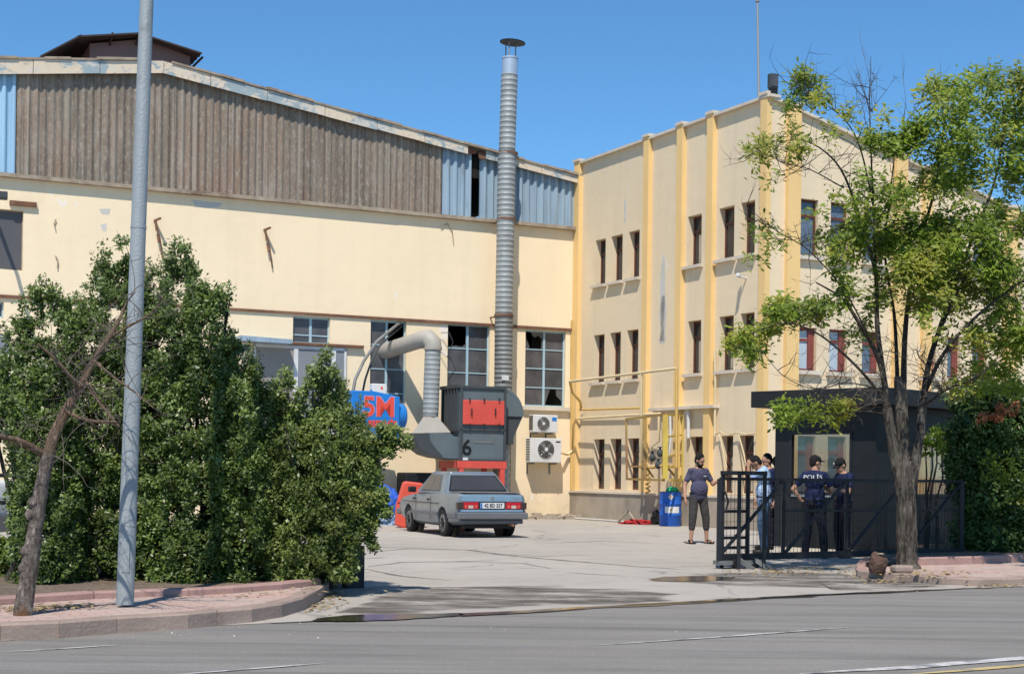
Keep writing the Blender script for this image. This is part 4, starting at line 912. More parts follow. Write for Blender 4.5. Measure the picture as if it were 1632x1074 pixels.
# ------------------------------------------------------------------ oil drum and rubbish
bp = lp(1068, 834, .62); bp.z = 0; dr = thing('oil_drum', bp, 'blue steel drum with a white label standing before the office wall', 'drum')
rr = [.28, .285, .285, .30, .285, .285, .285, .30, .285, .285, .295]; zz = [0, .01, .28, .30, .32, .45, .58, .60, .62, .9, .92]
rr = [x*1.03 for x in rr]
m = MB(); m.tube([bp+Vector((0, 0, z)) for z in zz], rr, 32); m.build('drum_body', 'barrel', dr)
m = MB(); m.tube([bp+Vector((0, 0, .925)), bp+Vector((0, 0, .93))], .275, 32); m.tube([bp+Vector((.1, 0, .93)), bp+Vector((.1, 0, .95))], .04, 12); m.build('lid', 'cabdark', dr)
def wrap(z0, z1, a0, a1, r, mat, name):
    m = MB(); k = 8; vs = []
    for i in range(k+1):
        a = R(a0+(a1-a0)*i/k); vs += [bp+Vector((math.cos(a)*r, math.sin(a)*r, z0)), bp+Vector((math.cos(a)*r, math.sin(a)*r, z1))]
    m.add(vs, [(2*i, 2*i+1, 2*i+3, 2*i+2) for i in range(k)]); return m.build(name, mat, dr)
wrap(.36, .53, -125, -45, .298, 'white', 'label'); wrap(.42, .47, -98, -86, .301, 'cageyellow', 'label_mark')
m = MB(); c_ = bp+Vector((-.02, -.302, .79)); m.add([c_+Vector((0, 0, .085)), c_+Vector((.08, .01, 0)), c_+Vector((0, 0, -.085)), c_+Vector((-.08, .01, 0))], [(0, 1, 2, 3)]); m.build('diamond_label', 'amber', dr)
def crumple(name, c, rx, ry, rz, mat, seed, label, cat, freq=3.0):
    rnd = random.Random(seed); bm = bmesh.new(); bmesh.ops.create_icosphere(bm, subdivisions=4, radius=1)
    from mathutils import noise as mn
    for v in bm.verts:
        n = mn.noise(v.co*freq+Vector((seed*3.1, 0, 0)))*.35+mn.noise(v.co*freq*2.7+Vector((0, seed, 0)))*.22
        q = v.co*(1+n); v.co = Vector((q.x*rx, q.y*ry, max(-.25, q.z)*rz+.25*rz))
    me = bpy.data.meshes.new(name); bm.to_mesh(me); bm.free(); me.materials.append(M[mat]); o = bpy.data.objects.new(name, me); COL.objects.link(o); o.location = c
    return props(o, label, cat)
crumple('plastic_bag', bp+Vector((.05, 0, .93)), .16, .12, .10, 'green', 2, 'crumpled bright green plastic bag lying on the blue drum', 'bag')
crumple('tarpaulin', P(606, 829, 40)*Vector((1, 1, 0)) if False else Vector((P(608, 829, 39).x, 39, 0)), .6, .5, .75, 'bluebag', 5, 'crumpled bright blue tarpaulin heap behind the hedge tip near the hall', 'tarpaulin')
crumple('tarpaulin', Vector((P(606, 829, 37.6).x, 37.6, 0)), .5, .3, .26, 'palebag', 9, 'pale blue tarpaulin scraps on the ground in front of the bright blue heap', 'tarpaulin')
crumple('tarpaulin', G(712, 838)+Vector((0, 3.2, 0)), .7, .3, .16, 'bluebag', 12, 'low blue tarpaulin scrap lying beyond the parked car', 'tarpaulin')
def ongr(x, n): q = lp(x, 830, n); q.z = 0; return q
crumple('red_cloth', ongr(1022, .7), .55, .25, .10, 'redcloth', 4, 'flat red cloth lying on the ground left of the blue drum', 'cloth')
crumple('grey_sack', ongr(1047, .4), .18, .15, .3, 'blackcloth', 14, 'small dark sack against the plinth between red cloth and blue drum', 'sack')
rbp = P(641, 840, 35.6); rbp.z = 0
rb = thing('red_plastic_guard', rbp, 'tall faded red plastic shield standing beside the front of the parked car', 'plastic shield')
Fr = Frame(rb.location.x, rb.location.y, 10); m = MB(); sc_ = 37/2320.0
pts = [(-.16, .06), (.0, .0), (.5, .02), (.55, .5), (.50, 1.10), (.1, 1.14), (.02, 1.12), (-.14, .55)]
m.prism(Fr, pts, 0, .35); m.build('shield', 'redplastic', rb, bevel=.04)
m = MB(); m.prism(Fr, [(-.13, .62), (.4, .66), (.4, .72), (-.13, .68)], -.02, .0); m.build('fold', 'red', rb)
bb = MB(); b_ = G(600, 790)
m = MB(); a = H.w(H.sz(676, 765, 1.2)[0], 1.1, 0); Fm = Frame(a.x, a.y, 205.5); m.box(Fm, -.3, .7, -.3, .4, .15, 1.35); o = thing('black_motor', a, 'black motor block on the ground behind the red shield by the hall wall', 'motor'); m.build('casing', 'black', o, bevel=.05)
m = MB(); m.tube([Fm.w(.2, .4, .8), Fm.w(.2, .55, .8)], .25, 20); m.build('end_cover', 'cabdark', o)
for i in range(1): pass
m = MB(); m.tube([ongr(985, .6)+Vector((0, 0, .03)), ongr(1001, .5)+Vector((0, 0, .34)), ongr(1014, .6)+Vector((0, 0, .03))], .03, 6); props(m.build('bent_stick', 'plinth'), 'bent white strip lying on the ground before the office plinth', 'strip')
# rubble along the hall foot
rub = MB(); rnd = random.Random(11)
for i in range(150):
    t = rnd.random(); p = H.w(-.2+t*1.9 if rnd.random() < .7 else rnd.uniform(-.5, 8), rnd.uniform(.1, .9), 0); s_ = rnd.uniform(.03, .13); Fq = Frame(p.x, p.y, rnd.uniform(0, 360))
    rub.box(Fq, -s_, s_, -s_*.6, s_*.6, .0, s_*rnd.uniform(.5, 1.4))
rub.build('rubble', 'plinth', kind='stuff', label='broken concrete pieces along the foot of the hall wall')
m = MB(); pts = []
for i in range(24): pts.append(H.w(-.3+i*.14, .75+.25*math.sin(i*.9), .06+.05*math.sin(i*1.7)))
m.tube(pts, .03, 6); props(m.build('hose_pipe', 'plinth'), 'dusty hose lying in coils along the foot of the hall wall', 'hose')
m = MB(); m.tube([L.w(-.4, .5, .03), L.w(-2.5, .45, .03), L.w(-4.4, .6, .03)], .03, 6); props(m.build('white_hose', 'offwhite'), 'thin pale hose lying along the office plinth', 'hose')

# ================================================================== CAR
CAR = G(714.2, 854.3); ch_ = R(111.5); CX = Vector((math.cos(ch_), math.sin(ch_), 0)); CYv = Vector((-math.sin(ch_), math.cos(ch_), 0))
corg = CAR+CX*1.2-CYv*.66
Fcar = Frame(corg.x, corg.y, 111.5)
car = thing('parked_car', corg, 'dusty blue grey four door saloon seen from behind, parked in the yard', 'car')
W = Fcar.w
st = [(-2.10, .40, .88, .70), (-2.06, .34, .93, .765), (-1.85, .27, .945, .795), (-1.25, .24, .945, .81), (-.4, .22, .935, .815), (.5, .22, .915, .815), (1.0, .23, .885, .81), (1.7, .26, .82, .795), (2.0, .32, .77, .77), (2.09, .38, .72, .70)]
vs = []; 
for x, zb0, zt0, hw in st:
    half = [(0, zb0), (hw*.84, zb0), (hw*.965, zb0+.07), (hw, zb0+(zt0-zb0)*.36), (hw*1.0, zb0+(zt0-zb0)*.58), (hw*.985, zt0-.10), (hw*.95, zt0-.03), (hw*.86, zt0), (hw*.45, zt0+.012), (0, zt0+.015)]
    ring = half+[(-y, z) for y, z in half[-2:0:-1]]
    vs += [W(x, y, z) for y, z in ring]
nr = 18; fs = [(i*nr+k, i*nr+(k+1) % nr, (i+1)*nr+(k+1) % nr, (i+1)*nr+k) for i in range(len(st)-1) for k in range(nr)]
m = MB(); m.add(vs, fs, 0, True); m.add(vs[:nr], [tuple(range(nr))]); m.add(vs[-nr:], [tuple(range(nr))[::-1]])
body = m.build('body', 'carpaint', car, weld=True)
cut = MB()
for x in (-1.2, 1.22):
    for sd in (-1, 1): cut.tube([W(x, sd*.52, .30), W(x, sd*1.0, .30)], .345, 28)
cu = cut.build('cutter', 'carpaint', car, weld=True)
md = body.modifiers.new('b', 'BOOLEAN'); md.object = cu; md.solver = 'EXACT'
bake(body); bpy.data.objects.remove(cu)
md = body.modifiers.new('bevel', 'BEVEL'); md.width = .012; md.segments = 2; md.limit_method = 'ANGLE'; md.angle_limit = R(40)
md = body.modifiers.new('wn', 'WEIGHTED_NORMAL')
# wheel wells
m = MB()
for x in (-1.2, 1.22):
    for sd in (-1, 1): m.tube([W(x, sd*.50, .32), W(x, sd*.52, .32)], .35, 24)
m.box(Fcar, -1.95, 1.9, -.55, .55, .20, .34); m.build('underbody', 'black', car)
# greenhouse
gb = [(-1.22, .72), (.92, .74)]; gz0, gz1 = .94, 1.385
def gh(x, y, z): return W(x, y, z)
lowr = [(-1.28, .735), (-1.10, .755), (.55, .755), (.95, .70)]; upr = [(-.86, .53), (-.74, .585), (.16, .585), (.28, .52)]
ringL = [(x, y) for x, y in lowr]+[(x, -y) for x, y in lowr[::-1]]; ringU = [(x, y) for x, y in upr]+[(x, -y) for x, y in upr[::-1]]
m = MB(); k = len(ringL); mid = [(x*.97+.0, y*.93) for x, y in ringU]
v3 = [gh(x, y, gz0-.02) for x, y in ringL]+[gh(x, y, gz1-.03) for x, y in ringU]+[gh(x, y*.9, gz1+.012) for x, y in ringU]
m.add(v3, [(i, (i+1) % k, k+(i+1) % k, k+i) for i in range(k)]+[(k+i, k+(i+1) % k, 2*k+(i+1) % k, 2*k+i) for i in range(k)]+[tuple(range(2*k, 3*k))], 0, True)
cabn = m.build('cabin', 'carpaint', car, weld=True, bevel=.018)
m = MB(); v4 = [gh(x*.96, y*.86, gz1+.0165) for x, y in ringU]; m.poly(v4); m.build('roof_panel', 'cardust', car)
def onface(a, b, c, d, u, v, off):  # bilinear point on a quad, pushed out
    a, b, c, d = map(Vector, (a, b, c, d)); p = a.lerp(b, u).lerp(d.lerp(c, u), v); n = (b-a).cross(d-a).normalized(); 
    ctr = W(-.2, 0, 1.1)
    if n.dot(p-ctr) < 0: n = -n
    return p+n*off
def pane(q, uv, name, mat, parent, off=.006):
    m = MB(); m.poly([onface(*q, u, v, off) for u, v in uv]); return m.build(name, mat, parent)
L0 = [gh(x, y, gz0) for x, y in ringL]; U0 = [gh(x, y, gz1-.03) for x, y in ringU]
rear = (L0[0], L0[-1], U0[-1], U0[0]); front = (L0[3], L0[4], U0[4], U0[3]); left = (L0[1], L0[2], U0[2], U0[1]); right = (L0[6], L0[5], U0[5], U0[6])
pane(rear, [(.03, .10), (.97, .10), (.97, .90), (.03, .90)], 'window_seal', 'black', car, .006)
rw = pane(rear, [(.06, .14), (.94, .14), (.94, .86), (.06, .86)], 'rear_window', 'glassdark', car, .010)
pane(front, [(.04, .1), (.96, .1), (.96, .9), (.04, .9)], 'windscreen', 'glassdark', car, .010)
for sd, q in ((1, left), (-1, right)):
    pane(q, [(.14, .08), (.97, .08), (.97, .92), (.14, .92)], 'window_seal', 'bumper', car, .006)
    pane(q, [(.17, .12), (.50, .12), (.50, .88), (.22, .88)], 'side_window', 'glassdark', car, .011)
    pane(q, [(.54, .12), (.95, .12), (.93, .88), (.54, .88)], 'side_window', 'glassdark', car, .011)
# rear details
m = MB(); m.box(Fcar, -2.125, -2.08, -.68, .68, .765, .905); m.build('boot_lid', 'carblue', car, bevel=.015)
m = MB(); m.box(Fcar, -2.09, -1.28, -.66, .66, .952, .965); m.build('boot_top', 'cardust', car, bevel=.006)
m = MB(); m.box(Fcar, -2.118, -2.08, -.70, .70, .545, .60); m.build('rear_valance', 'carblue', car, bevel=.01)
m = MB(); m.box(Fcar, -2.112, -2.08, -.30, .30, .605, .76); m.build('plate_recess', 'black', car)
pl_ = MB(); pl_.box(Fcar, -2.13, -2.115, -.27, .27, .625, .745); plate = pl_.build('number_plate', 'white', car, bevel=.004)
pp = MB(); pp.box(Fcar, -2.1345, -2.131, .23, .268, .628, .742); pp.build('plate_band', 'tankblue', plate)
text('plate_text', '42 BD 257', .105, 'ink', W(-2.1335, -.02, .685), -CYv, (0, 0, 1), plate, extrude=.001, offset=.002, xs=.88)
for sd in (1, -1):
    m = MB(); m.box(Fcar, -2.125, -2.07, sd*.31, sd*.70, .61, .755); tl = m.build('tail_light', 'lens', car, bevel=.01)
    m = MB(); m.box(Fcar, -2.128, -2.0, sd*.64, sd*.782, .612, .753); m.build('indicator', 'smoke', tl, bevel=.01)
    m = MB(); m.box(Fcar, -2.131, -2.127, sd*.43, sd*.54, .625, .69); m.build('reversing_lamp', 'amber', tl)
    m = MB(); m.box(Fcar, -2.133, -2.130, sd*.34, sd*.40, .63, .70); m.box(Fcar, -2.133, -2.130, sd*.57, sd*.62, .63, .70); m.build('reflector', 'red', tl)
m = MB(); m.box(Fcar, -2.20, -2.06, -.79, .79, .40, .54)
for sd in (1, -1): m.box(Fcar, -2.06, -1.58, sd*.79, sd*.83, .41, .53)
m.build('rear_bumper', 'bumper', car, bevel=.025)
m = MB(); m.box(Fcar, -2.14, -2.06, -.70, .70, .30, .39); m.build('rear_apron', 'bumper', car, bevel=.02)
m = MB(); m.box(Fcar, 2.04, 2.2, -.79, .79, .38, .52); m.build('front_bumper', 'bumper', car, bevel=.03)
m = MB(); m.box(Fcar, 2.07, 2.1, -.68, .68, .56, .70); m.build('grille', 'black', car)
for sd in (1, -1): m = MB(); m.box(Fcar, 2.08, 2.12, sd*.42, sd*.68, .56, .70); m.build('headlight', 'amber', car, bevel=.01)
m = MB(); m.tube([W(-2.122, 0, .84), W(-2.13, 0, .84)], .045, 16); m.build('badge', 'chrome', car)
m = MB(); m.box(Fcar, -2.128, -2.122, -.60, -.46, .82, .84); m.build('badge', 'chrome', car)
for sd in (1, -1):
    m = MB()
    for x in (-.42, .62): m.box(Fcar, x-.006, x+.006, sd*.817, sd*.821, .30, .90)
    m.box(Fcar, -1.0, 1.6, sd*.816, sd*.823, .70, .715); m.build('door_seam', 'black', car)
    m = MB(); m.box(Fcar, -.85, 1.0, sd*.815, sd*.835, .45, .52); m.build('side_strip', 'bumper', car, bevel=.006)
    for x in (-.32, .70):
        m = MB(); m.box(Fcar, x-.0, x+.12, sd*.815, sd*.835, .76, .80); m.build('door_handle', 'black', car, bevel=.005)
    m = MB(); m.box(Fcar, .62, .74, sd*.80, sd*.98, .92, 1.05); m.build('wing_mirror', 'black', car, bevel=.03)
    for x in (-1.2, 1.22):
        # tyre by lathe
        m = MB(); ys = [.60, .61, .63, .76, .785, .79]; rs = [.24, .275, .29, .29, .275, .235]
        m.tube([W(x, sd*y, .29) for y in ys], rs, 32); wh = m.build('wheel', 'tyre', car)
        m = MB(); m.tube([W(x, sd*.785, .29), W(x, sd*.793, .29), W(x, sd*.786, .29)], [.195, .185, .06], 28); rm = m.build('rim', 'rim', wh)
        m = MB()
        for k_ in range(8): a = k_*.785; m.tube([W(x+.13*math.cos(a), sd*.793, .29+.13*math.sin(a)), W(x+.13*math.cos(a), sd*.796, .29+.13*math.sin(a))], .022, 8)
        m.tube([W(x, sd*.79, .29), W(x, sd*.81, .29)], .045, 14); m.build('hub_cap', 'black', rm)
m = MB(); m.tube([W(-2.2, -.45, .27), W(-1.8, -.45, .28)], .025, 10); m.build('exhaust', 'rust', car)
m = MB()
for y in (-.33, .33): m.box(Fcar, .05, .2, y-.2, y+.2, .9, 1.22)
m.box(Fcar, -1.0, -.86, -.6, .6, .88, 1.0); m.build('seat', 'blackcloth', car)

# ================================================================== STREET LAMP POLE
lb = G(199, 963, .15); tp = P(236, -60, lb.y+.25)
pole = MB(); k = 14; pts = [lb.lerp(tp, i/k) for i in range(k+1)]; pole.tube(pts+[tp+(tp-lb).normalized()*1.6], [.080-.019*i/k for i in range(k+1)]+[.06], 28)
lpole = thing('street_lamp_pole', lb, 'tall tapered grey steel lamp pole leaning right on the red pavement', 'lamp pole')
pole.build('pole', 'lamp', lpole)
tt = tp+(tp-lb).normalized()*1.6
m = MB(); m.tube([tt, tt+Vector((.1, -.4, .35)), tt+Vector((.15, -1.1, .5))], .035, 10); m.build('arm', 'lamp', lpole)
m = MB(); Fl = Frame(tt.x+.17, tt.y-1.4, 95, tt.z+.48); m.box(Fl, -.35, .35, -.12, .12, 0, .1); m.build('lamp_head', 'lamp', lpole, bevel=.03)
for a, b in ((.12, .123), (.58, .584)):
    m = MB(); q = lb.lerp(tp, a); m.tube([q, lb.lerp(tp, b)], .0835-.019*a, 24); m.build('band', 'lamp', lpole)

m = MB(); q = lb.lerp(tp, .05); Fb = Frame(q.x, q.y, -80, q.z); m.box(Fb, .06, .083, -.035, .035, .0, .28); m.build('service_door', 'lamp', lpole, bevel=.005)

# ================================================================== KIOSK
K1 = Vector((6.41, 25.7, 0)); KL = Frame(K1.x, K1.y, 135); KR = Frame(K1.x, K1.y, 225); KW, KD = 2.12, 3.06
kio = thing('guard_kiosk', K1+Vector((.4, 1.6, 0)), 'charcoal guard kiosk with glazed sides and a thick flat roof behind the gate', 'kiosk')
hL = rect(KL, 1262, 1354, 692, 784); hR = rect(KR, 1462, 1516, 694, 787); KH_ = 2.66
hL2 = [.25, 1.85, 1.0, 2.3]; hR2 = [-2.9, -.4, 1.0, 2.25]
m = MB(); t_ = .07
holed_wall(m, KL, 0, KW, .12, KH_, [hL], 0, t_); holed_wall(m, KL, t_, KW-t_, .12, KH_, [hL], -t_, 0)
holed_wall(m, KR, -KD, 0, .12, KH_, [hR], 0, t_); holed_wall(m, KR, -KD+t_, -t_, .12, KH_, [hR], -t_, 0)
holed_wall(m, KL, 0, KW, .12, KH_, [hL2], -KD, 0); holed_wall(m, KL, t_, KW-t_, .12, KH_, [hL2], -KD+t_, t_)
holed_wall(m, KR, -KD, 0, .12, KH_, [hR2], -KW, 0); holed_wall(m, KR, -KD+t_, -t_, .12, KH_, [hR2], -KW+t_, t_)
m.box(KL, 0, KW, -KD, 0, .08, .12); m.build('wall', 'kiosk', kio)
m = MB(); m.box(KL, -.33, KW+.33, -KD-.33, .33, KH_, KH_+.30); m.build('roof', 'kiosk', kio, bevel=.01)
m = MB(); m.box(KL, .0, KW, -KD, 0, .0, .08); m.build('base', 'coping', kio)
for F_, ss_ in ((KL, (.42, .84, 1.26, 1.68)), (KR, (-.4, -1.0, -1.6, -2.2, -2.8))):
    for s_ in ss_: m = MB(); m.box(F_, s_, s_+.02, 0, .008, .12, .95); m.build('panel_joint', 'black', kio)
for F_, h, n in ((KL, hL, 0), (KR, hR, 0), (KL, hL2, -KD), (KR, hR2, -KW)):
    m = MB(); a, b, c_, d = h; f = .05
    for s0, s1, z0, z1 in ((a-f, b+f, c_-f, c_), (a-f, b+f, d, d+f), (a-f, a, c_, d), (b, b+f, c_, d)): m.box(F_, s0, s1, n-.03 if n == 0 else n-.015, n+.015 if n == 0 else n+.03, z0, z1)
    o = m.build('window_frame', 'gateblack', kio)
    m = MB(); m.box(F_, a, b, n-.045 if n == 0 else n+.04, n-.04 if n == 0 else n+.045, c_, d); m.build('pane', 'clear', o)
m = MB(); m.box(KL, hL[0], hL[1]*1.0, .017, .022, hL[2]-.09, hL[2]-.05); m.build('sill_strip', 'galv', kio)
# ================================================================== GATE
g0 = G(1146, 906); GT = Frame(g0.x, g0.y, 32)
gate = thing('sliding_gate', g0, 'black steel sliding gate with diagonal braces standing open before the kiosk', 'gate')
def gs(x): return GT.sz(x, 850)[0]
ge = gs(1532)
def gbar(name, segs, w, h=None, mat='gateblack'):
    m = MB()
    for a, b in segs: m.bar(GT.w(a[0], a[2] if len(a) > 2 else 0, a[1]), GT.w(b[0], b[2] if len(b) > 2 else 0, b[1]), w, h)
    return m.build(name, mat, gate)
gbar('top_rail', [((0, 1.34), (ge, 1.34))], .045)
gbar('bottom_rail', [((0, .17), (ge, .17))], .07, .10)
gbar('middle_rail', [((gs(1248), .86), (ge, .86))], .035)
for x in (1146, 1248, 1349, 1442, 1532): gbar('post', [((gs(x), .13), (gs(x), 1.34))], .07 if x in (1146, 1532) else .055)
for a, b in ((1150, 1246), (1252, 1346), (1353, 1440), (1446, 1530)): gbar('diagonal_brace', [((gs(a), .22), (gs(b), 1.31))], .04)
m = MB(); s_ = .08
while s_ < ge: m.bar(GT.w(s_, .02, .2), GT.w(s_, .02, 1.32), .006); s_ += .075
z = .3
while z < 1.3: m.bar(GT.w(0, .02, z), GT.w(ge, .02, z), .005); z += .2
m.build('wire_mesh', 'gateblack', gate)
gd = thing('gate_guide', GT.w(gs(1180), -.05, 0), 'black steel guide tower with rollers holding the left end of the sliding gate', 'gate guide')
m = MB(); nn = (-.22, .16)
for x in (1162, 1202):
    for n in nn: m.bar(GT.w(gs(x), n, .0), GT.w(gs(x), n, 1.43), .055)
m.build('upright', 'gateblack', gd)
m = MB()
for n in nn: m.bar(GT.w(gs(1160), n, 1.43), GT.w(gs(1204), n, 1.43), .06)
for x in (1162, 1202): m.bar(GT.w(gs(x), nn[0], 1.43), GT.w(gs(x), nn[1], 1.43), .06)
m.build('top_frame', 'gateblack', gd)
for z in (.3, .45, .6, .85): m = MB(); m.bar(GT.w(gs(1162), nn[1], z), GT.w(gs(1202), nn[1], z), .045); m.build('cross_bar', 'gateblack', gd)
m = MB(); m.box(GT, -.02, gs(1206), -.12, .12, .06, .12); m.bar(GT.w(gs(1172), -.1, .13), GT.w(gs(1180), -.3, -.0), .06); m.bar(GT.w(gs(1196), -.1, .13), GT.w(gs(1206), -.3, -.0), .06); m.build('foot_plate', 'galvdark', gd)
for x in (1166, 1198):
    m = MB(); c_ = GT.w(gs(x), -.1, .08); m.tube([c_-GT.N*.03, c_+GT.N*.03], .07, 16); m.build('roller', 'black', gd)
m = MB(); m.tube([GT.w(.06, -.04, 1.15), GT.w(.12, -.05, 1.0), GT.w(.07, -.05, .85)], .015, 6); m.build('wire_loop', 'black', gd)
# left gate post and fence behind the hedge
p_ = G(566, 936); Fp = Frame(p_.x, p_.y, 35); gp = thing('gate_post', p_, 'black gate post leaning at the right end of the hedge', 'post')
m = MB(); m.bar(p_+Vector((-.06, 0, 0)), p_+Vector((-.10, 0, 1.45)), .09); m.bar(p_+Vector((.03, .05, 0)), p_+Vector((-.02, .05, 1.45)), .08); m.build('upright', 'gateblack', gp)
m = MB(); m.box(Fp, -.14, .1, -.05, .08, 0, .5); m.build('base_box', 'gateblack', gp, bevel=.01)
fn = thing('railing_fence', P(5, 900, 19), 'low black railing fence behind the left hedge', 'fence'); fn.location.z = 0
FF = Frame(-8.5, 16.3, 28)
m = MB()
for z in (.25, .95, 1.28): m.bar(FF.w(0, 0, z), FF.w(7, 0, z), .05)
m.build('rail', 'gateblack', fn); m = MB()
for i in range(36): m.bar(FF.w(.2*i, 0, .1), FF.w(.2*i, 0, 1.28), .022)
m.build('baluster', 'gateblack', fn)
for s_ in (0, 1.75, 3.5, 5.25, 7): m = MB(); m.bar(FF.w(s_, 0, 0), FF.w(s_, 0, 1.4), .08); m.build('post', 'gateblack', fn)
# white van mostly hidden at the far left
va = P(24, 850, 24); va.z = 0; FV = Frame(va.x, va.y, 185); van = thing('white_van', va, 'white van at the far left edge, half hidden behind the railing and hedge', 'van')
m = MB(); m.prism(FV, [(0, .35), (4.6, .35), (4.6, 2.1), (1.55, 2.15), (.75, 1.35), (.08, 1.12), (0, .9)], 0, 1.8); m.build('body', 'white', van, bevel=.06)
m = MB(); m.prism(FV, [(1.0, 1.4), (1.6, 2.0), (2.5, 2.0), (2.5, 1.4)], 1.803, 1.81); m.prism(FV, [(.86, 1.42), (1.5, 2.05), (1.48, 2.07), (.84, 1.44)], .15, 1.65); m.build('window', 'glassdark', van)
m = MB(); m.box(FV, -.08, .1, -.0, 1.8, .35, .62); m.box(FV, .2, 1.5, 1.802, 1.812, .95, 1.0); m.build('bumper', 'bumper', van, bevel=.03)
m = MB(); m.box(FV, -.02, .1, 1.2, 1.75, .72, .9); m.build('headlight', 'amber', van, bevel=.02)
for x in (.85, 3.6): m = MB(); m.tube([FV.w(x, 1.6, .33), FV.w(x, 1.83, .33)], .33, 24); m.build('wheel', 'tyre', van)
# stump beside the tree
sp = G(1396, 913, .08); stp = thing('log_stump', sp, 'short weathered brown log stump at the foot of the right tree', 'stump')
m = MB(); pts = [sp+Vector((.012*i, -.01*i, z)) for i, z in enumerate((0, .05, .14, .22, .25))]; m.tube(pts, [.10, .12, .128, .12, .105], 9); 
M['stump'] = weather('weathered_log', (.15, .085, .06), (.08, .05, .04), 5, c3=(.25, .17, .12), lo3=.5, hi3=.65, bsc=12, bstr=.9, bdist=.03)
m.build('log', 'stump', stp); m = MB(); m.poly([pts[-1]+Vector(q) for q in ((-.10, -.03, .012), (.0, -.09, .02), (.10, -.04, .035), (.07, .03, .02), (.02, .0, .03), (-.05, .07, .015))]); m.build('split_top', 'plinth', stp)
m = MB(); Fs = Frame(*(G(1437, 912, .1)[:2]), 15, .1); m.box(Fs, -.14, .14, -.09, .09, 0, .10); props(m.build('kerb_stone', 'kerb', bevel=.03), 'loose pinkish stone leaning at the foot of the right tree trunk', 'stone')
# low dark garden wall right of the kiosk
m = MB(); a = KR.w(-KD, .2, 0); Fw = Frame(a.x, a.y, 32); m.box(Fw, 0, 9, 0, .2, 0, 1.1); props(m.build('garden_wall', 'kiosk'), 'low dark wall running right from the kiosk behind the shrubs', 'wall')
# ================================================================== VEGETATION
def leafmat(name, cols, yellow=None, trans=.25, rough=.5):
    m, nt, bs = newmat(name)
    g = nd(nt, 'ShaderNodeNewGeometry'); rp = nd(nt, 'ShaderNodeValToRGB'); nt.links.new(g.outputs['Random Per Island'], rp.inputs[0])
    rp.color_ramp.elements[0].color = (*cols[0], 1); rp.color_ramp.elements[1].color = (*cols[-1], 1)
    for i, c in enumerate(cols[1:-1]): e = rp.color_ramp.elements.new((i+1)/(len(cols)-1)); e.color = (*c, 1)
    col = rp.outputs[0]
    col = mixc(nt, mul(nt, noise(nt, mapped(nt), 1.4, 3, .5, .38, .62), .55), col, tuple(x*.45 for x in cols[0]))
    if yellow: col = mixc(nt, mul(nt, noise(nt, mapped(nt, loc=(7, 3, 2)), .9, 3, .5, .55, .68), .85), col, yellow)
    finish(nt, bs, col, rough, 0, None, spec=.4)
    tr = nd(nt, 'ShaderNodeBsdfTranslucent'); nt.links.new(col, tr.inputs['Color']); mx = nd(nt, 'ShaderNodeMixShader'); mx.inputs[0].default_value = trans
    nt.links.new(bs.outputs[0], mx.inputs[1]); nt.links.new(tr.outputs[0], mx.inputs[2]); nt.links.new(mx.outputs[0], nt.nodes['Material Output'].inputs['Surface']); return m
M['cypress'] = leafmat('cypress_foliage', [(.065, .11, .02), (.125, .185, .032), (.19, .265, .05), (.28, .35, .15)], None, .25, .4)
M['privet'] = leafmat('olive_green_foliage', [(.085, .13, .028), (.15, .205, .04), (.22, .28, .055), (.30, .34, .12)], (.32, .31, .08), .25, .42)
M['sophora'] = leafmat('bright_compound_leaves', [(.14, .22, .02), (.22, .32, .035), (.32, .42, .045), (.42, .50, .07)], (.45, .42, .06), .5)
M['sophyel'] = leafmat('yellow_compound_leaves', [(.22, .26, .04), (.34, .36, .05), (.46, .42, .06)], None, .35)
M['darkshrub'] = leafmat('dark_shrub_leaves', [(.045, .095, .022), (.08, .15, .035), (.13, .21, .055)], None, .2, .42)
M['berries'] = leafmat('orange_seed_pods', [(.45, .15, .06), (.60, .24, .10)], None, .2)
def bark(name, a, b, c, st=(6, 6, 1.2)):
    m, nt, bs = newmat(name)
    v = mapped(nt, st); n = noise(nt, v, 3, 8, .7, .38, .62); col = mixc(nt, n, b, a); col = mixc(nt, mul(nt, noise(nt, mapped(nt), 1.5, 5, .6, .52, .6), .8), col, c)
    finish(nt, bs, col, .95, 0, n, .9, .04, .1); return m
M['bark'] = bark('furrowed_grey_bark', (.22, .19, .155), (.035, .03, .025), (.28, .24, .19), (9, 9, 1.3))
M['pinebark'] = bark('pine_bark', (.38, .32, .27), (.12, .098, .084), (.32, .16, .08), (7, 7, 3))
M['limbbark'] = bark('dark_limb_bark', (.13, .11, .09), (.05, .042, .035), (.19, .165, .14))
M['pinelimb'] = bark('reddish_pine_limb', (.36, .25, .17), (.20, .135, .095), (.3, .2, .13))
M['twig'] = weather('bare_twig', (.17, .14, .11), (.11, .09, .075), 3, rough=.9)
M['twigdark'] = weather('dark_twig', (.07, .055, .045), (.04, .032, .027), 3, rough=.9)
rng = np.random.default_rng(5)
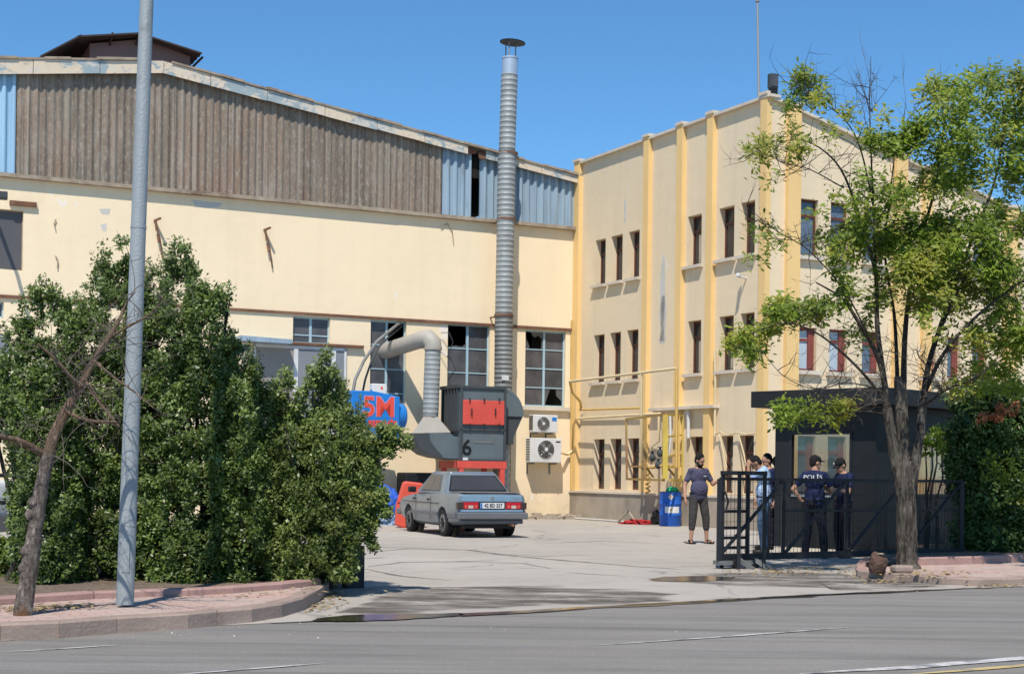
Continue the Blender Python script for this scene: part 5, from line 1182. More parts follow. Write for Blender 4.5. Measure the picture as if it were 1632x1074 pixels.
def leaves(name, mat, blobs, leaf, parent, tuft=.16, per=26, up=.25, droop=0.0, shell=.75, face=0.0, **kw):
    """blobs: (centre, (rx,ry,rz), number of leaves). Loose diamond leaves gathered in tufts through each blob volume"""
    C_, D_ = [], []
    for c, rad, n in blobs:
        nt_ = max(1, int(n/per)); d = rng.normal(size=(nt_, 3)); d /= np.linalg.norm(d, axis=1)[:, None]
        r = shell+(1-shell)*rng.random((nt_, 1)); r = np.where(rng.random((nt_, 1)) < .3, rng.random((nt_, 1))**.5, r)
        tc = np.array(c)+d*r*np.array(rad)
        o = rng.normal(size=(nt_, per, 3)); o /= np.linalg.norm(o, axis=2)[:, :, None]
        rr_ = rng.random((nt_, per, 1))**.5*tuft*rng.uniform(.5, 1.35, (nt_, 1, 1))
        p = tc[:, None, :]+o*rr_*np.array([1, 1, 1.15]); ax = o*.8+d[:, None, :]*.5+np.array([0, 0, up-droop])+rng.normal(size=o.shape)*.35
        C_.append(p.reshape(-1, 3)); D_.append(ax.reshape(-1, 3))
    C = np.concatenate(C_); D = np.concatenate(D_); keep = C[:, 2] > .14; C = C[keep]; D = D[keep]; n = len(C)
    
    D /= np.linalg.norm(D, axis=1)[:, None]
    if face > 0:   # blades turned towards the light, as leaves grow
        Nn = np.array([-.08, -.62, .78])*face+rng.normal(size=D.shape)*(1-face)*.6; Nn /= np.linalg.norm(Nn, axis=1)[:, None]
        D = D-Nn*np.sum(D*Nn, axis=1)[:, None]; D /= np.linalg.norm(D, axis=1)[:, None]; W_ = np.cross(D, Nn)
    else: W_ = np.cross(D, rng.normal(size=D.shape))
    W_ = W_+1e-6; W_ /= np.linalg.norm(W_, axis=1)[:, None]
    s = .55+1.05*rng.random((n, 1))**1.6; a = D*leaf[0]*s/2; b = W_*leaf[1]*s/2
    V = np.stack([C-a, C-b+a*.15, C+a, C+b+a*.15], 1).reshape(-1, 3)
    o0 = np.array(wloc(parent)); V = V-o0
    me = bpy.data.meshes.new(name); me.vertices.add(4*n); me.vertices.foreach_set('co', V.astype(np.float32).ravel())
    me.loops.add(4*n); me.loops.foreach_set('vertex_index', np.arange(4*n, dtype=np.int32))
    me.polygons.add(n); me.polygons.foreach_set('loop_start', np.arange(0, 4*n, 4, dtype=np.int32))
    me.update(calc_edges=True); me.materials.append(M[mat])
    o = bpy.data.objects.new(name, me); COL.objects.link(o); o.parent = parent
    return props(o, **kw)
def jitter_path(a, b, k, j, rnd, sag=0):
    a = Vector(a); b = Vector(b); pts = []
    for i in range(k+1):
        t = i/k; e = math.sin(math.pi*t); pts.append(a.lerp(b, t)+Vector((rnd.uniform(-j, j), rnd.uniform(-j, j), rnd.uniform(-j, j)-sag*e))*(1 if 0 < i < k else 0))
    return pts
def smooth(pts, k=3):
    pts = [Vector(p) for p in pts]; out = []
    for i in range(len(pts)-1):
        p0, p1, p2, p3 = pts[max(i-1, 0)], pts[i], pts[i+1], pts[min(i+2, len(pts)-1)]
        for j in range(k):
            t = j/k; out.append(.5*((2*p1)+(p2-p0)*t+(2*p0-5*p1+4*p2-p3)*t*t+(3*p1-p0-3*p2+p3)*t**3))
    out.append(pts[-1]); return out
def twigs(m, base, n, length, r, rnd, up=.4, curl=.5, depth=2, dirv=None):
    """recursive bare twigs growing from random points of a path"""
    for i in range(n):
        p = rnd.choice(base); d = Vector((rnd.gauss(0, 1), rnd.gauss(0, 1), rnd.gauss(0, .8)+up)); 
        if dirv: d += Vector(dirv)
        d.normalize(); pts = [p]; L_ = length*rnd.uniform(.4, 1.2); k = 5
        for j in range(k):
            d = (d+Vector((rnd.gauss(0, curl), rnd.gauss(0, curl), rnd.gauss(0, curl)+.1))*.35).normalized(); pts.append(pts[-1]+d*L_/k)
        m.tube(pts, [r*(1-.8*j/k) for j in range(k+1)], 4, caps=False)
        if depth > 1: twigs(m, pts[1:], 2, length*.55, r*.6, rnd, up, curl, depth-1, dirv)

# --- the hedge of tall evergreens on the left
def inside(x, y, poly):
    c = False
    for i in range(len(poly)):
        (x1, y1), (x2, y2) = poly[i], poly[i-1]
        if (y1 > y) != (y2 > y) and x < (x2-x1)*(y-y1)/(y2-y1)+x1: c = not c
    return c
def hedge_shrub(label, Y, poly, mat, ncl, nleaf, seed, leaf=(.044, .022), depth=.75, r=(8, 17)):
    """a shrub built of leaf clumps filling the outline it shows to the street, rounded off in depth"""
    rnd = random.Random(seed); xs = [p[0] for p in poly]; ys = [p[1] for p in poly]; xm = (min(xs)+max(xs))/2; hw = (max(xs)-min(xs))/2; y0, y1 = min(ys), max(ys)
    b = P(xm, 930, Y); b.z = .2; t = thing('evergreen_shrub', b, label, 'evergreen shrub', 'evergreen shrubs forming the hedge'); bl = []; k = 0
    while k < ncl:
        x = rnd.uniform(min(xs), max(xs)); y = rnd.uniform(y0, y1)
        if not inside(x, y, poly): continue
        up_ = (y-y0)/(y1-y0); hole = math.sin(x*.083+seed)*math.sin(y*.061+seed*2.3+x*.02) < -.55
        if hole and up_ < .3: continue
        dd = depth*min(1, .25+1.6*up_)*math.sqrt(max(.05, 1-((x-xm)/(hw*1.1))**2)); rr_ = rnd.uniform(*r)*(.55+.5*min(1, up_*2.2))
        u = rnd.random(); dy = -dd*(1-u*u*1.1) if rnd.random() < .72 else rnd.uniform(-dd, dd)*1.0
        if hole: dy = abs(dy)*.8+.1
        c = P(x, y, Y+dy); s_ = Y/2320*rr_; bl.append((tuple(c), (s_*rnd.uniform(.8, 1.25), s_, s_*rnd.uniform(1.0, 1.55)), int(nleaf*1.6*rnd.uniform(.7, 1.3)))); k += 1
    # feathery sprays that break the outline
    for i in range(len(poly)):
        (xa, ya), (xb, yb) = poly[i], poly[(i+1) % len(poly)]
        for q in range(int(math.hypot(xb-xa, yb-ya)/11)):
            u = rnd.random(); x = xa+(xb-xa)*u; y = ya+(yb-ya)*u
            if y > 915 or x < -20: continue
            dx = (x-xm)/hw*rnd.uniform(2, 8)+rnd.uniform(-3, 3); dy_ = -rnd.uniform(3, 9)
            for j in range(3): c = P(x+dx*j, y+dy_*j, Y+rnd.uniform(-.25, .15)); bl.append((tuple(c), (.055-.012*j, .055, .075-.015*j), 36-8*j))
    for q in range(ncl//7):
        x = rnd.uniform(min(xs), max(xs)); y = rnd.uniform(y0+60, 905)
        if not inside(x, y, poly): continue
        dx = rnd.uniform(-6, 6)
        for j in range(3): c = P(x+dx*j, y-rnd.uniform(2, 7)*j, Y-depth*rnd.uniform(.9, 1.15)*math.sqrt(max(.1, 1-((x-xm)/(hw*1.1))**2))-.04*j); bl.append((tuple(c), (.06-.012*j, .05, .07-.012*j), 40-8*j))
    leaves('foliage', mat, bl, leaf, t, .075, 18, .25, 0, .35, face=.42)
    m = MB(); bt = Vector((b.x, Y, .05))
    for i in range(9):
        c = rnd.choice(bl)[0]; q = Vector(c); m.tube(smooth(jitter_path(bt+Vector((rnd.uniform(-.25, .25), rnd.uniform(-.2, .2), 0)), q, 4, .07, rnd)), [.035*(1-i_/13.5)+.006 for i_ in range(13)], 6)
    m.build('trunk', 'limbbark', t); return t
random.seed(21)
hedge_shrub('ragged evergreen shrub at the far left with a double top behind the bare pine', 15.9, [(0, 570), (12, 545), (22, 515), (33, 540), (42, 490), (62, 455), (78, 458), (92, 490), (106, 485), (112, 525), (122, 560), (128, 700), (128, 938), (30, 938), (24, 860), (22, 700), (-25, 690), (-25, 600)], 'cypress', 400, 105, 1)
hedge_shrub('tall evergreen shrub whose blunt top rises just left of the lamp pole', 16.5, [(112, 590), (122, 520), (132, 480), (150, 455), (162, 420), (182, 395), (193, 390), (206, 430), (212, 480), (232, 520), (246, 600), (246, 938), (110, 938)], 'cypress', 430, 110, 2)
hedge_shrub('tallest evergreen shrub with pointed tops just right of the lamp pole', 16.3, [(214, 540), (222, 500), (238, 432), (262, 440), (278, 398), (292, 388), (302, 420), (310, 465), (324, 455), (333, 490), (350, 462), (358, 470), (350, 520), (364, 545), (374, 620), (378, 700), (380, 938), (228, 938), (226, 640)], 'cypress', 560, 115, 3)
hedge_shrub('dark evergreen shrub sunk between the pointed shrub and the olive green one', 16.5, [(345, 560), (368, 545), (398, 568), (412, 592), (404, 640), (420, 690), (432, 800), (432, 935), (350, 935)], 'cypress', 260, 110, 4)
c5 = hedge_shrub('loose olive green shrub with arching sprays at the right end of the hedge', 16.7, [(396, 690), (408, 625), (424, 618), (440, 636), (466, 656), (492, 650), (508, 632), (522, 606), (534, 604), (546, 628), (556, 642), (570, 668), (584, 690), (598, 705), (602, 735), (596, 780), (590, 830), (572, 850), (562, 880), (556, 928), (408, 932)], 'privet', 560, 110, 5, (.042, .021), .8)
bl = []; sprays = [(628, 692, 15), (648, 706, 9), (612, 684, 10), (521, 564, 6), (515, 578, 8), (508, 592, 9), (498, 590, 6), (500, 608, 11), (442, 616, 8), (457, 594, 6), (460, 608, 8), (448, 634, 10), (482, 628, 9), (474, 648, 9), (530, 592, 8), (436, 650, 9), (600, 792, 17), (612, 815, 9), (586, 835, 16), (592, 706, 15), (590, 858, 8), (596, 872, 7), (618, 716, 12)]
for x, y, r_ in sprays: c = P(x, y, 16.3); bl.append((tuple(c), (r_*.0073, .16, r_*.0060), int(r_*r_*4.0)))
leaves('outer_sprays', 'privet', bl, (.046, .022), c5, .07, 16, .1, face=.6)
m = MB(); rnd = random.Random(4)
for x, y, r_ in sprays: m.tube(smooth([P(490 if y > 640 else x*.6+490*.4, 780 if y > 640 else 730, 16.7), P((500+x)/2 if y > 640 else x*.9+49, (780+y)/2+8, 16.5), P(x, y, 16.3)]), [.016, .014, .012, .010, .008, .006, .005], 5, caps=False)
m.build('branches', 'twig', c5)
# ground shrubs
def lowshrub(name, label, items, mat, n, leaf=(.07, .04), tuft=.14, face=.45):
    b = P(items[0][0], items[0][1], items[0][2]); b.z = .15; t = thing(name, b, label, 'shrub'); bl = []
    tot = sum(i[3]*i[4] for i in items)
    for x, y, Y, rx, ry in items: bl.append((tuple(P(x, y, Y)), (rx*Y/2320, rx*Y/2320*.8, ry*Y/2320), int(n*rx*ry/tot)))
    leaves('foliage', mat, bl, leaf, t, tuft, face=face)
    m = MB(); rnd = random.Random(int(items[0][0]))
    for x, y, Y, rx, ry in items: q = P(x, y, Y); m.tube(jitter_path((b.x+rnd.uniform(-.2, .2), Y, .05), q, 4, .05, rnd), [.03, .025, .02, .015, .01], 5)
    m.build('branches', 'limbbark', t); return t
lowshrub('low_shrub', 'low green shrub behind the leaning pine trunk at the left edge', [(8, 900, 16.3, 30, 28), (-30, 890, 16.3, 40, 35)], 'cypress', 9000)
# --- bare pine at the left
pb = G(38, 976, .15); PY = pb.y
pine = thing('leaning_pine', pb, 'leaning bare pine with scaly bark and leafless twigs in front of the hedge', 'pine tree')
def pp_(pts): return [P(x, y, PY+dy) for x, y, dy in pts]
m = MB(); tk_ = smooth(pp_([(35, 985, 0), (44, 925, 0), (52, 870, 0), (60, 815, 0), (68, 765, 0), (78, 722, 0)]), 4); nseg = len(tk_)
m.tube(tk_, [.079-.026*i/nseg+random.uniform(-.007, .007) for i in range(nseg)], 11)
for q in ((47, 905), (50, 878), (58, 820), (63, 800)): c_ = P(q[0]-9, q[1], PY-.03); m.ball(c_, .05, .05, .05)
m.build('trunk', 'pinebark', pine)
m = MB()
b1 = smooth(pp_([(78, 722, 0), (88, 690, 0), (105, 655, 0), (128, 615, .05), (150, 575, .1), (172, 540, .1), (190, 510, .2), (203, 480, .2)]), 3)
m.tube(b1, [.052-.044*i/len(b1) for i in range(len(b1))], 9)
b2 = smooth(pp_([(70, 724, 0), (50, 712, -.1), (30, 702, -.2), (10, 697, -.3), (-20, 690, -.4)]), 3); m.tube(b2, [.038-.022*i/len(b2) for i in range(len(b2))], 8)
b3 = smooth(pp_([(125, 620, 0), (112, 600, -.1), (85, 570, -.2), (60, 548, -.3)]), 3); m.tube(b3, [.02-.013*i/len(b3) for i in range(len(b3))], 6)
b4 = smooth(pp_([(105, 655, 0), (140, 670, -.2), (175, 672, -.3), (192, 673, -.3)]), 3); m.tube(b4, [.02-.013*i/len(b4) for i in range(len(b4))], 6)
b5 = smooth(pp_([(135, 605, 0), (158, 640, -.1), (180, 668, -.2), (190, 680, -.2)]), 3); m.tube(b5, [.02-.013*i/len(b5) for i in range(len(b5))], 6)
b6 = smooth(pp_([(150, 575, 0), (180, 600, -.2), (215, 625, -.3), (245, 650, -.4)]), 3); m.tube(b6, [.014-.01*i/len(b6) for i in range(len(b6))], 6)
b7 = smooth(pp_([(172, 540, .1), (205, 520, 0), (240, 500, -.1), (262, 470, -.1)]), 3); m.tube(b7, [.014-.01*i/len(b7) for i in range(len(b7))], 6)
m.build('limb', 'pinelimb', pine)
m = MB(); rnd = random.Random(8)
twigs(m, b1, 26, .75, .006, rnd, .1, .7, 2); twigs(m, b3, 14, .6, .005, rnd, .3, .7, 2); twigs(m, b2, 10, .5, .005, rnd, 0, .7, 2); twigs(m, b4, 10, .5, .005, rnd, .1, .8, 2); twigs(m, b5, 10, .5, .005, rnd, -.3, .8, 2); twigs(m, b7, 12, .5, .005, rnd, .3, .7, 2); twigs(m, b6, 8, .5, .005, rnd, .1, .8, 2)
m.build('twigs', 'twig', pine)

# --- the big tree on the right
tb = G(1443, 905, .1); TY = tb.y
tree = thing('pagoda_tree', tb, 'big multi stemmed tree with furrowed trunk and airy yellow green leaves before the kiosk', 'tree')
def tp_(pts): return [P(x, y, TY+dy) for x, y, dy in pts]
m = MB()
LS = 1.0
def limb(m, pts, r0, r1, k=4, seg=8, wob=0.0):
    s_ = smooth(tp_(pts), k); n = len(s_); m.tube(s_, [(r0+(r1-r0)*(i/(n-1))**.8)*LS+random.uniform(-wob, wob) for i in range(n)], seg); return s_
px = TY/2320
tr0 = limb(m, [(1444, 915, 0), (1445, 890, 0), (1445, 850, 0), (1444, 800, 0), (1441, 765, 0), (1438, 735, 0)], .155, .135, 5, 18, .010)
limb(m, [(1436, 770, 0), (1428, 735, 0), (1420, 690, 0), (1413, 650, 0)], .09, .07, 4, 14, .007)
limb(m, [(1441, 770, 0), (1440, 720, .05), (1437, 660, .05), (1434, 600, .05)], .105, .085, 4, 14, .008)
limb(m, [(1450, 780, 0), (1459, 735, -.05), (1466, 690, -.05), (1470, 650, 0)], .085, .06, 4, 12, .007)
m.ball(P(1446, 908, TY), .21, .19, .14)
m.build('trunk', 'bark', tree)
m = MB(); L_ = []; LS = .74
L_.append(limb(m, [(1413, 650, 0), (1408, 600, 0), (1395, 560, 0), (1372, 520, -.1), (1350, 485, -.2), (1335, 470, -.2), (1300, 450, -.3)], .075, .012))
L_.append(limb(m, [(1410, 640, 0), (1380, 600, -.2), (1340, 560, -.5), (1300, 530, -.6), (1255, 515, -.7), (1200, 530, -.8)], .035, .008))
L_.append(limb(m, [(1408, 600, 0), (1398, 520, .1), (1396, 440, .1), (1380, 380, .1), (1365, 330, .1), (1340, 270, .0), (1305, 235, 0), (1262, 218, -.1)], .06, .008))
L_.append(limb(m, [(1396, 440, .1), (1392, 330, .2), (1388, 240, .2), (1386, 160, .2), (1388, 90, .2)], .03, .005))
L_.append(limb(m, [(1392, 330, .2), (1372, 240, .1), (1345, 190, .1), (1290, 150, .1), (1270, 140, .1)], .02, .006))
L_.append(limb(m, [(1345, 300, 0), (1290, 270, -.1), (1250, 260, -.1), (1210, 240, -.2)], .014, .005))
L_.append(limb(m, [(1440, 610, 0), (1442, 540, .2), (1450, 460, .3), (1468, 380, .3), (1490, 300, .3), (1505, 200, .3), (1518, 130, .3)], .065, .010))
L_.append(limb(m, [(1430, 600, .2), (1425, 500, .4), (1410, 400, .4), (1420, 300, .4), (1428, 220, .4)], .045, .008))
L_.append(limb(m, [(1470, 650, 0), (1478, 590, 0), (1492, 540, .1), (1520, 460, .2), (1550, 380, .2), (1585, 290, .2), (1600, 200, .2), (1595, 150, .2)], .07, .010))
L_.append(limb(m, [(1468, 640, 0), (1500, 570, -.3), (1540, 520, -.5), (1585, 480, -.6), (1640, 440, -.6), (1700, 400, -.6)], .05, .010))
L_.append(limb(m, [(1492, 540, .1), (1540, 440, -.2), (1590, 400, -.4), (1640, 330, -.4), (1680, 250, -.4)], .035, .008))
L_.append(limb(m, [(1395, 560, 0), (1350, 470, -.4), (1290, 400, -.6), (1240, 370, -.7), (1190, 330, -.8)], .018, .005))
L_.append(limb(m, [(1400, 620, 0), (1350, 610, -.4), (1300, 620, -.6), (1250, 600, -.8), (1215, 560, -.8)], .016, .005))
L_.append(limb(m, [(1413, 660, 0), (1375, 655, -.3), (1330, 660, -.5), (1280, 658, -.6)], .02, .006))
L_.append(limb(m, [(1450, 460, .3), (1440, 380, .1), (1425, 330, .1), (1425, 260, .1)], .02, .005))
L_.append(limb(m, [(1470, 650, 0), (1510, 620, -.3), (1560, 600, -.4), (1600, 560, -.4)], .03, .006))

m.build('limb', 'limbbark', tree)
m = MB(); rnd = random.Random(15)
for l_ in L_: twigs(m, l_[len(l_)//4:len(l_)*5//6], 13, .62, .007, rnd, .3, .5, 3)
for l_ in (L_[2], L_[4], L_[5], L_[11], L_[12]): twigs(m, l_[len(l_)//3:], 9, .7, .007, rnd, .1, .4, 2)
m.build('twigs', 'twigdark', tree)
m = MB(); base = tp_([(1480, 600, -.2), (1490, 580, -.2), (1500, 620, -.2), (1465, 570, -.1), (1475, 630, -.2), (1420, 560, -.2), (1405, 600, -.2), (1510, 560, -.2), (1395, 640, -.3), (1370, 620, -.3)])
twigs(m, base, 80, .6, .007, rnd, .0, .9, 2); m.build('bare_twigs', 'twig', tree); m = MB(); twigs(m, tp_([(1395, 250, .2), (1390, 180, .2), (1380, 200, .2), (1440, 200, .3)]), 14, .9, .006, rnd, 2.5, .2, 2)
m.build('bare_twigs', 'twig', tree)
cl = [(1276, 141, 34, 26, .6), (1300, 160, 26, 14, .4), (1260, 165, 20, 14, .4), (1240, 238, 34, 14, .7), (1206, 245, 20, 14, .6), (1262, 225, 22, 16, .6), (1232, 285, 30, 12, .15), (1346, 182, 22, 12, .6), (1324, 217, 14, 10, .5), (1411, 185, 22, 12, .3), (1411, 217, 32, 18, .9), (1440, 235, 30, 20, .8),
      (1508, 160, 48, 32, 1), (1580, 150, 52, 34, 1), (1530, 205, 50, 34, 1.1), (1590, 215, 48, 36, 1.1), (1470, 210, 28, 26, .6), (1481, 276, 38, 26, .8), (1545, 290, 52, 30, 1.1), (1612, 285, 34, 26, .9), (1510, 250, 34, 26, .9), (1640, 170, 40, 50, 1), (1650, 240, 40, 40, 1),
      (1335, 362, 32, 18, .7), (1320, 395, 26, 12, .5), (1365, 350, 18, 14, .4), (1415, 375, 42, 30, 1.1), (1385, 400, 26, 20, .7), (1450, 420, 46, 34, 1.2), (1505, 345, 42, 28, .9), (1500, 400, 44, 32, 1.2), (1560, 360, 44, 28, .9), (1560, 430, 46, 34, 1.1), (1615, 350, 30, 26, .8), (1610, 420, 34, 30, .9), (1590, 492, 44, 30, 1.1), (1520, 460, 40, 28, .9), (1470, 480, 34, 20, .5), (1620, 540, 36, 34, 1.1), (1560, 530, 34, 24, .6), (1660, 480, 50, 60, 1),
      (1186, 540, 28, 18, 1), (1215, 520, 24, 16, .8), (1248, 498, 34, 17, 1.2), (1290, 492, 34, 17, 1.2), (1200, 560, 22, 14, .8), (1211, 362, 22, 10, .4), (1250, 384, 24, 10, .35), (1205, 410, 18, 8, .3), (1346, 415, 24, 16, .5), (1357, 455, 20, 18, .5), (1335, 480, 28, 16, .7), (1360, 520, 24, 18, .5), (1400, 460, 20, 26, .4), (1330, 310, 18, 12, .3), (1300, 335, 18, 8, .3), (1385, 300, 20, 14, .3), (1430, 320, 30, 20, .6),
      (1262, 655, 24, 11, .9), (1295, 660, 36, 14, 1.2), (1345, 650, 22, 9, .8), (1250, 672, 12, 8, .5), (1600, 590, 34, 24, .9), (1540, 600, 26, 16, .6)]
g1_, g2_ = [], []
for i, (x, y, rx, ry, w_) in enumerate(cl):
    rnd2 = random.Random(i); Y = TY+rnd2.uniform(-.7, .7); sc = Y/2320
    for q in range(5):
        u, v = rnd2.gauss(0, .55), rnd2.gauss(0, .55); f = rnd2.uniform(.35, .7)
        e = (tuple(P(x+u*rx, y+v*ry, Y+rnd2.uniform(-.35, .35))), (rx*sc*f*1.2, rx*sc*f, ry*sc*f), int(rx*ry*min(w_, .9)*(.14 if x > 1470 and y < 320 else .19 if x > 1470 else .33)*rnd2.uniform(.6, 1.4)))
        (g2_ if (i in (3, 4, 9, 21, 36, 37) and q < 4) or rnd2.random() < .08 else g1_).append(e)
# depth behind: more foliage on the far side of the crown
for i, (x, y, rx, ry, w_) in enumerate(cl):
    if x > 1460 and 120 < y < 560:
        Y = TY+random.uniform(.9, 1.9); sc = Y/2320; g1_.append((tuple(P(x+random.uniform(-20, 20), y+random.uniform(-15, 15), Y)), (rx*sc, rx*sc, ry*sc), int(rx*ry*w_*.10)))
rnd3 = random.Random(77); crown = [(1395, 200), (1440, 190), (1480, 150), (1530, 115), (1600, 110), (1680, 130), (1700, 560), (1560, 590), (1500, 540), (1420, 520), (1370, 500), (1330, 400), (1350, 320)]
k_ = 0
while k_ < 130:
    x, y = rnd3.uniform(1330, 1700), rnd3.uniform(105, 590)
    if not inside(x, y, crown): continue
    r_ = rnd3.uniform(9, 24); Y = TY+rnd3.uniform(-1.1, 1.3); sc = Y/2320; (g2_ if rnd3.random() < .13 else g1_).append((tuple(P(x, y, Y)), (r_*sc*1.3, r_*sc, r_*sc*.8), int(r_*r_*.30))); k_ += 1
leaves('foliage', 'sophora', g1_, (.085, .032), tree, .17, 12, .0, .1, .1, face=.6)
leaves('yellowing_foliage', 'sophyel', g2_, (.085, .032), tree, .17, 12, .0, .1, .1, face=.6, label='yellowing leaf clusters')
# --- dark shrubs at the right
t = lowshrub('dark_shrub', 'dense dark green shrub with orange seed pods filling the right edge beside the kiosk', [(1575, 800, 25.2, 52, 60), (1620, 700, 25.0, 46, 70), (1570, 700, 25.2, 44, 50), (1540, 745, 25.0, 34, 42), (1640, 820, 24.8, 50, 70), (1600, 640, 25.3, 50, 34), (1550, 640, 25.4, 40, 24), (1530, 690, 25.0, 30, 22), (1690, 740, 25.5, 60, 110), (1600, 860, 24.9, 60, 30), (1550, 850, 25.2, 30, 40)], 'darkshrub', 62000, (.085, .04), .16)
for q_ in ((1605, 650, .2, 260), (1590, 665, .12, 160), (1568, 665, .14, 120)): leaves('seed_pods', 'berries', [(tuple(P(q_[0], q_[1], 24.2)), (q_[2], .12, q_[2]*.6), q_[3])], (.06, .03), t, .06, 16, face=.5)
leaves('outer_sprays', 'sophora', [(tuple(P(1535, 620, 24.3)), (.4, .3, .2), 500), (tuple(P(1580, 610, 24.2)), (.4, .3, .2), 600), (tuple(P(1620, 780, 24.2)), (.3, .2, .25), 300), (tuple(P(1590, 745, 24.2)), (.35, .2, .25), 350)], (.075, .03), t, .12, 16)
lowshrub('sapling', 'thin sapling with small leaf clusters standing between the big trunk and the kiosk window', [(1485, 700, 24.6, 14, 10), (1500, 715, 24.6, 16, 10), (1475, 715, 24.6, 10, 12), (1492, 690, 24.6, 10, 8)], 'sophora', 900, (.06, .03), .08)
# ================================================================== PEOPLE
def capsule(m, p, q, r0, r1, seg=12):
    p = Vector(p); q = Vector(q); d = (q-p); Ld = d.length
    if Ld < 1e-5: m.ball(p, r0, r0, r0); return
    d.normalize(); pts = [p-d*r0*.95, p-d*r0*.7, p-d*r0*.3, p, q, q+d*r1*.3, q+d*r1*.7, q+d*r1*.95]; rs = [r0*.3, r0*.72, r0*.95, r0, r1, r1*.95, r1*.72, r1*.3]
    m.tube(pts, rs, seg)
def fuse(m, name, mat, parent, voxel, smoothf=2):
    o = m.build(name, mat, parent)
    md = o.modifiers.new('r', 'REMESH'); md.mode = 'VOXEL'; md.voxel_size = voxel; md.use_smooth_shade = True
    s = o.modifiers.new('s', 'SMOOTH'); s.iterations = smoothf; s.factor = .5
    bake(o)
    o.data.materials.clear(); o.data.materials.append(M[mat]); return o
def person(label, feet, heading, height, pose, wear):
    """local axes: x to the person's right, y forward, z up, for a 1.75 m body"""
    k = height/1.75; a = R(heading); fw = Vector((math.cos(a), math.sin(a), 0)); rt = Vector((math.sin(a), -math.cos(a), 0))
    t = thing('person', feet, label, 'person')
    def w(p): return Vector(feet)+(rt*p[0]+fw*p[1]+Vector((0, 0, p[2])))*k
    J = dict(hipL=(-.09, 0, .92), hipR=(.09, 0, .92), kneeL=(-.10, .03, .50), kneeR=(.10, .03, .50), ankL=(-.11, -.01, .09), ankR=(.11, -.01, .09), toeL=(-.13, .15, .035), toeR=(.13, .15, .035),
             chest=(0, .0, 1.28), belly=(0, .02, 1.08), pelvis=(0, 0, .96), shL=(-.165, -.01, 1.425), shR=(.165, -.01, 1.425), elL=(-.25, -.03, 1.13), elR=(.25, -.03, 1.13), wrL=(-.27, .06, .89), wrR=(.27, .06, .89), neck=(0, -.005, 1.47), head=(0, .035, 1.63), look=(0, 1, 0), handL=None, handR=None)
    J.update(pose); g = {n: (w(v) if n not in ('look', 'handL', 'handR') else v) for n, v in J.items() if v is not None}
    look = (rt*J['look'][0]+fw*J['look'][1]+Vector((0, 0, J['look'][2]))).normalized()
    side = look.cross(Vector((0, 0, 1))).normalized(); upv = side.cross(look).normalized(); hr = Matrix((side, look, upv)).transposed()
    def hd_(x, y, z): return g['head']+(side*x+look*y+upv*z)*k
    def rotm(): return Matrix((rt, fw, Vector((0, 0, 1)))).transposed()
    fat = wear.get('fat', 1.0)
    def torso(m, e):
        up_ = (g['chest']-g['pelvis']).normalized(); f2 = (fw-up_*fw.dot(up_)).normalized(); r2 = f2.cross(up_); rm = Matrix((r2, f2, up_)).transposed()
        m.ball(g['chest']+up_*.05*k, (.163+e)*k, (.112+e)*k, (.19+e)*k, rot=rm, seg=18, rings=12); m.ball(g['belly'], (.155+e)*fat*k, (.118+e)*fat*k, (.17+e)*k, rot=rm, seg=18, rings=12)
        m.ball(g['pelvis'], (.165+e)*k, (.120+e)*k, (.13+e)*k, rot=rm, seg=18, rings=12)
        capsule(m, g['shL'], g['shR'], (.050+e)*k, (.050+e)*k); capsule(m, g['chest']+up_*.08*k, g['neck'], (.10+e)*k, (.062+e)*k)
    # body
    m = MB(); torso(m, 0)
    capsule(m, g['neck']-Vector((0, 0, .02)), g['head']-Vector((0, 0, .02))*k-look*.02*k, .058*k, .054*k)
    m.ball(hd_(0, -.005, .025), .077*k, .097*k, .098*k, rot=hr, seg=20, rings=14); m.ball(hd_(0, .028, -.045), .058*k, .065*k, .072*k, rot=hr, seg=18, rings=12)
    capsule(m, hd_(0, .09, .01), hd_(0, .108, -.022), .010*k, .015*k); capsule(m, hd_(-.03, .083, .028), hd_(.03, .083, .028), .012*k, .012*k)
    capsule(m, hd_(-.022, .085, -.058), hd_(.022, .085, -.058), .009*k, .009*k); m.ball(hd_(0, .075, -.095), .024*k, .022*k, .02*k)
    for s in (-1, 1): m.ball(hd_(s*.079, -.005, -.005), .012*k, .022*k, .033*k, rot=hr)
    for S_ in ('L', 'R'):
        capsule(m, g['sh'+S_], g['el'+S_], .050*k, .040*k); capsule(m, g['el'+S_], g['wr'+S_], .041*k, .026*k)
        capsule(m, g['hip'+S_], g['knee'+S_], .084*k, .056*k); capsule(m, g['knee'+S_], g['ank'+S_], .056*k, .036*k); m.ball(g['knee'+S_].lerp(g['ank'+S_], .28)-fw*.012*k, .050*k, .052*k, .11*k)
        capsule(m, g['ank'+S_]-Vector((0, 0, .045))*k-fw*.03*k, g['toe'+S_], .036*k, .030*k)
        # hand with palm, four fingers and thumb
        fd = (g['wr'+S_]-g['el'+S_]).normalized(); hp_ = J['hand'+S_]
        if hp_ is not None: fd = (rt*hp_[0]+fw*hp_[1]+Vector((0, 0, hp_[2]))).normalized()
        inn = (rt if S_ == 'L' else -rt); pn = (inn-fd*inn.dot(fd)); pn = pn.normalized() if pn.length > .05 else fw; wd = fd.cross(pn).normalized()
        if wd.dot(fw) < 0 and hp_ is None: wd = -wd
        pc = g['wr'+S_]; 
        for q in (-.026, -.009, .009, .026): capsule(m, pc+fd*.01*k+wd*q*.6*k, pc+fd*.082*k+wd*q*k, .015*k, .0125*k, 8)
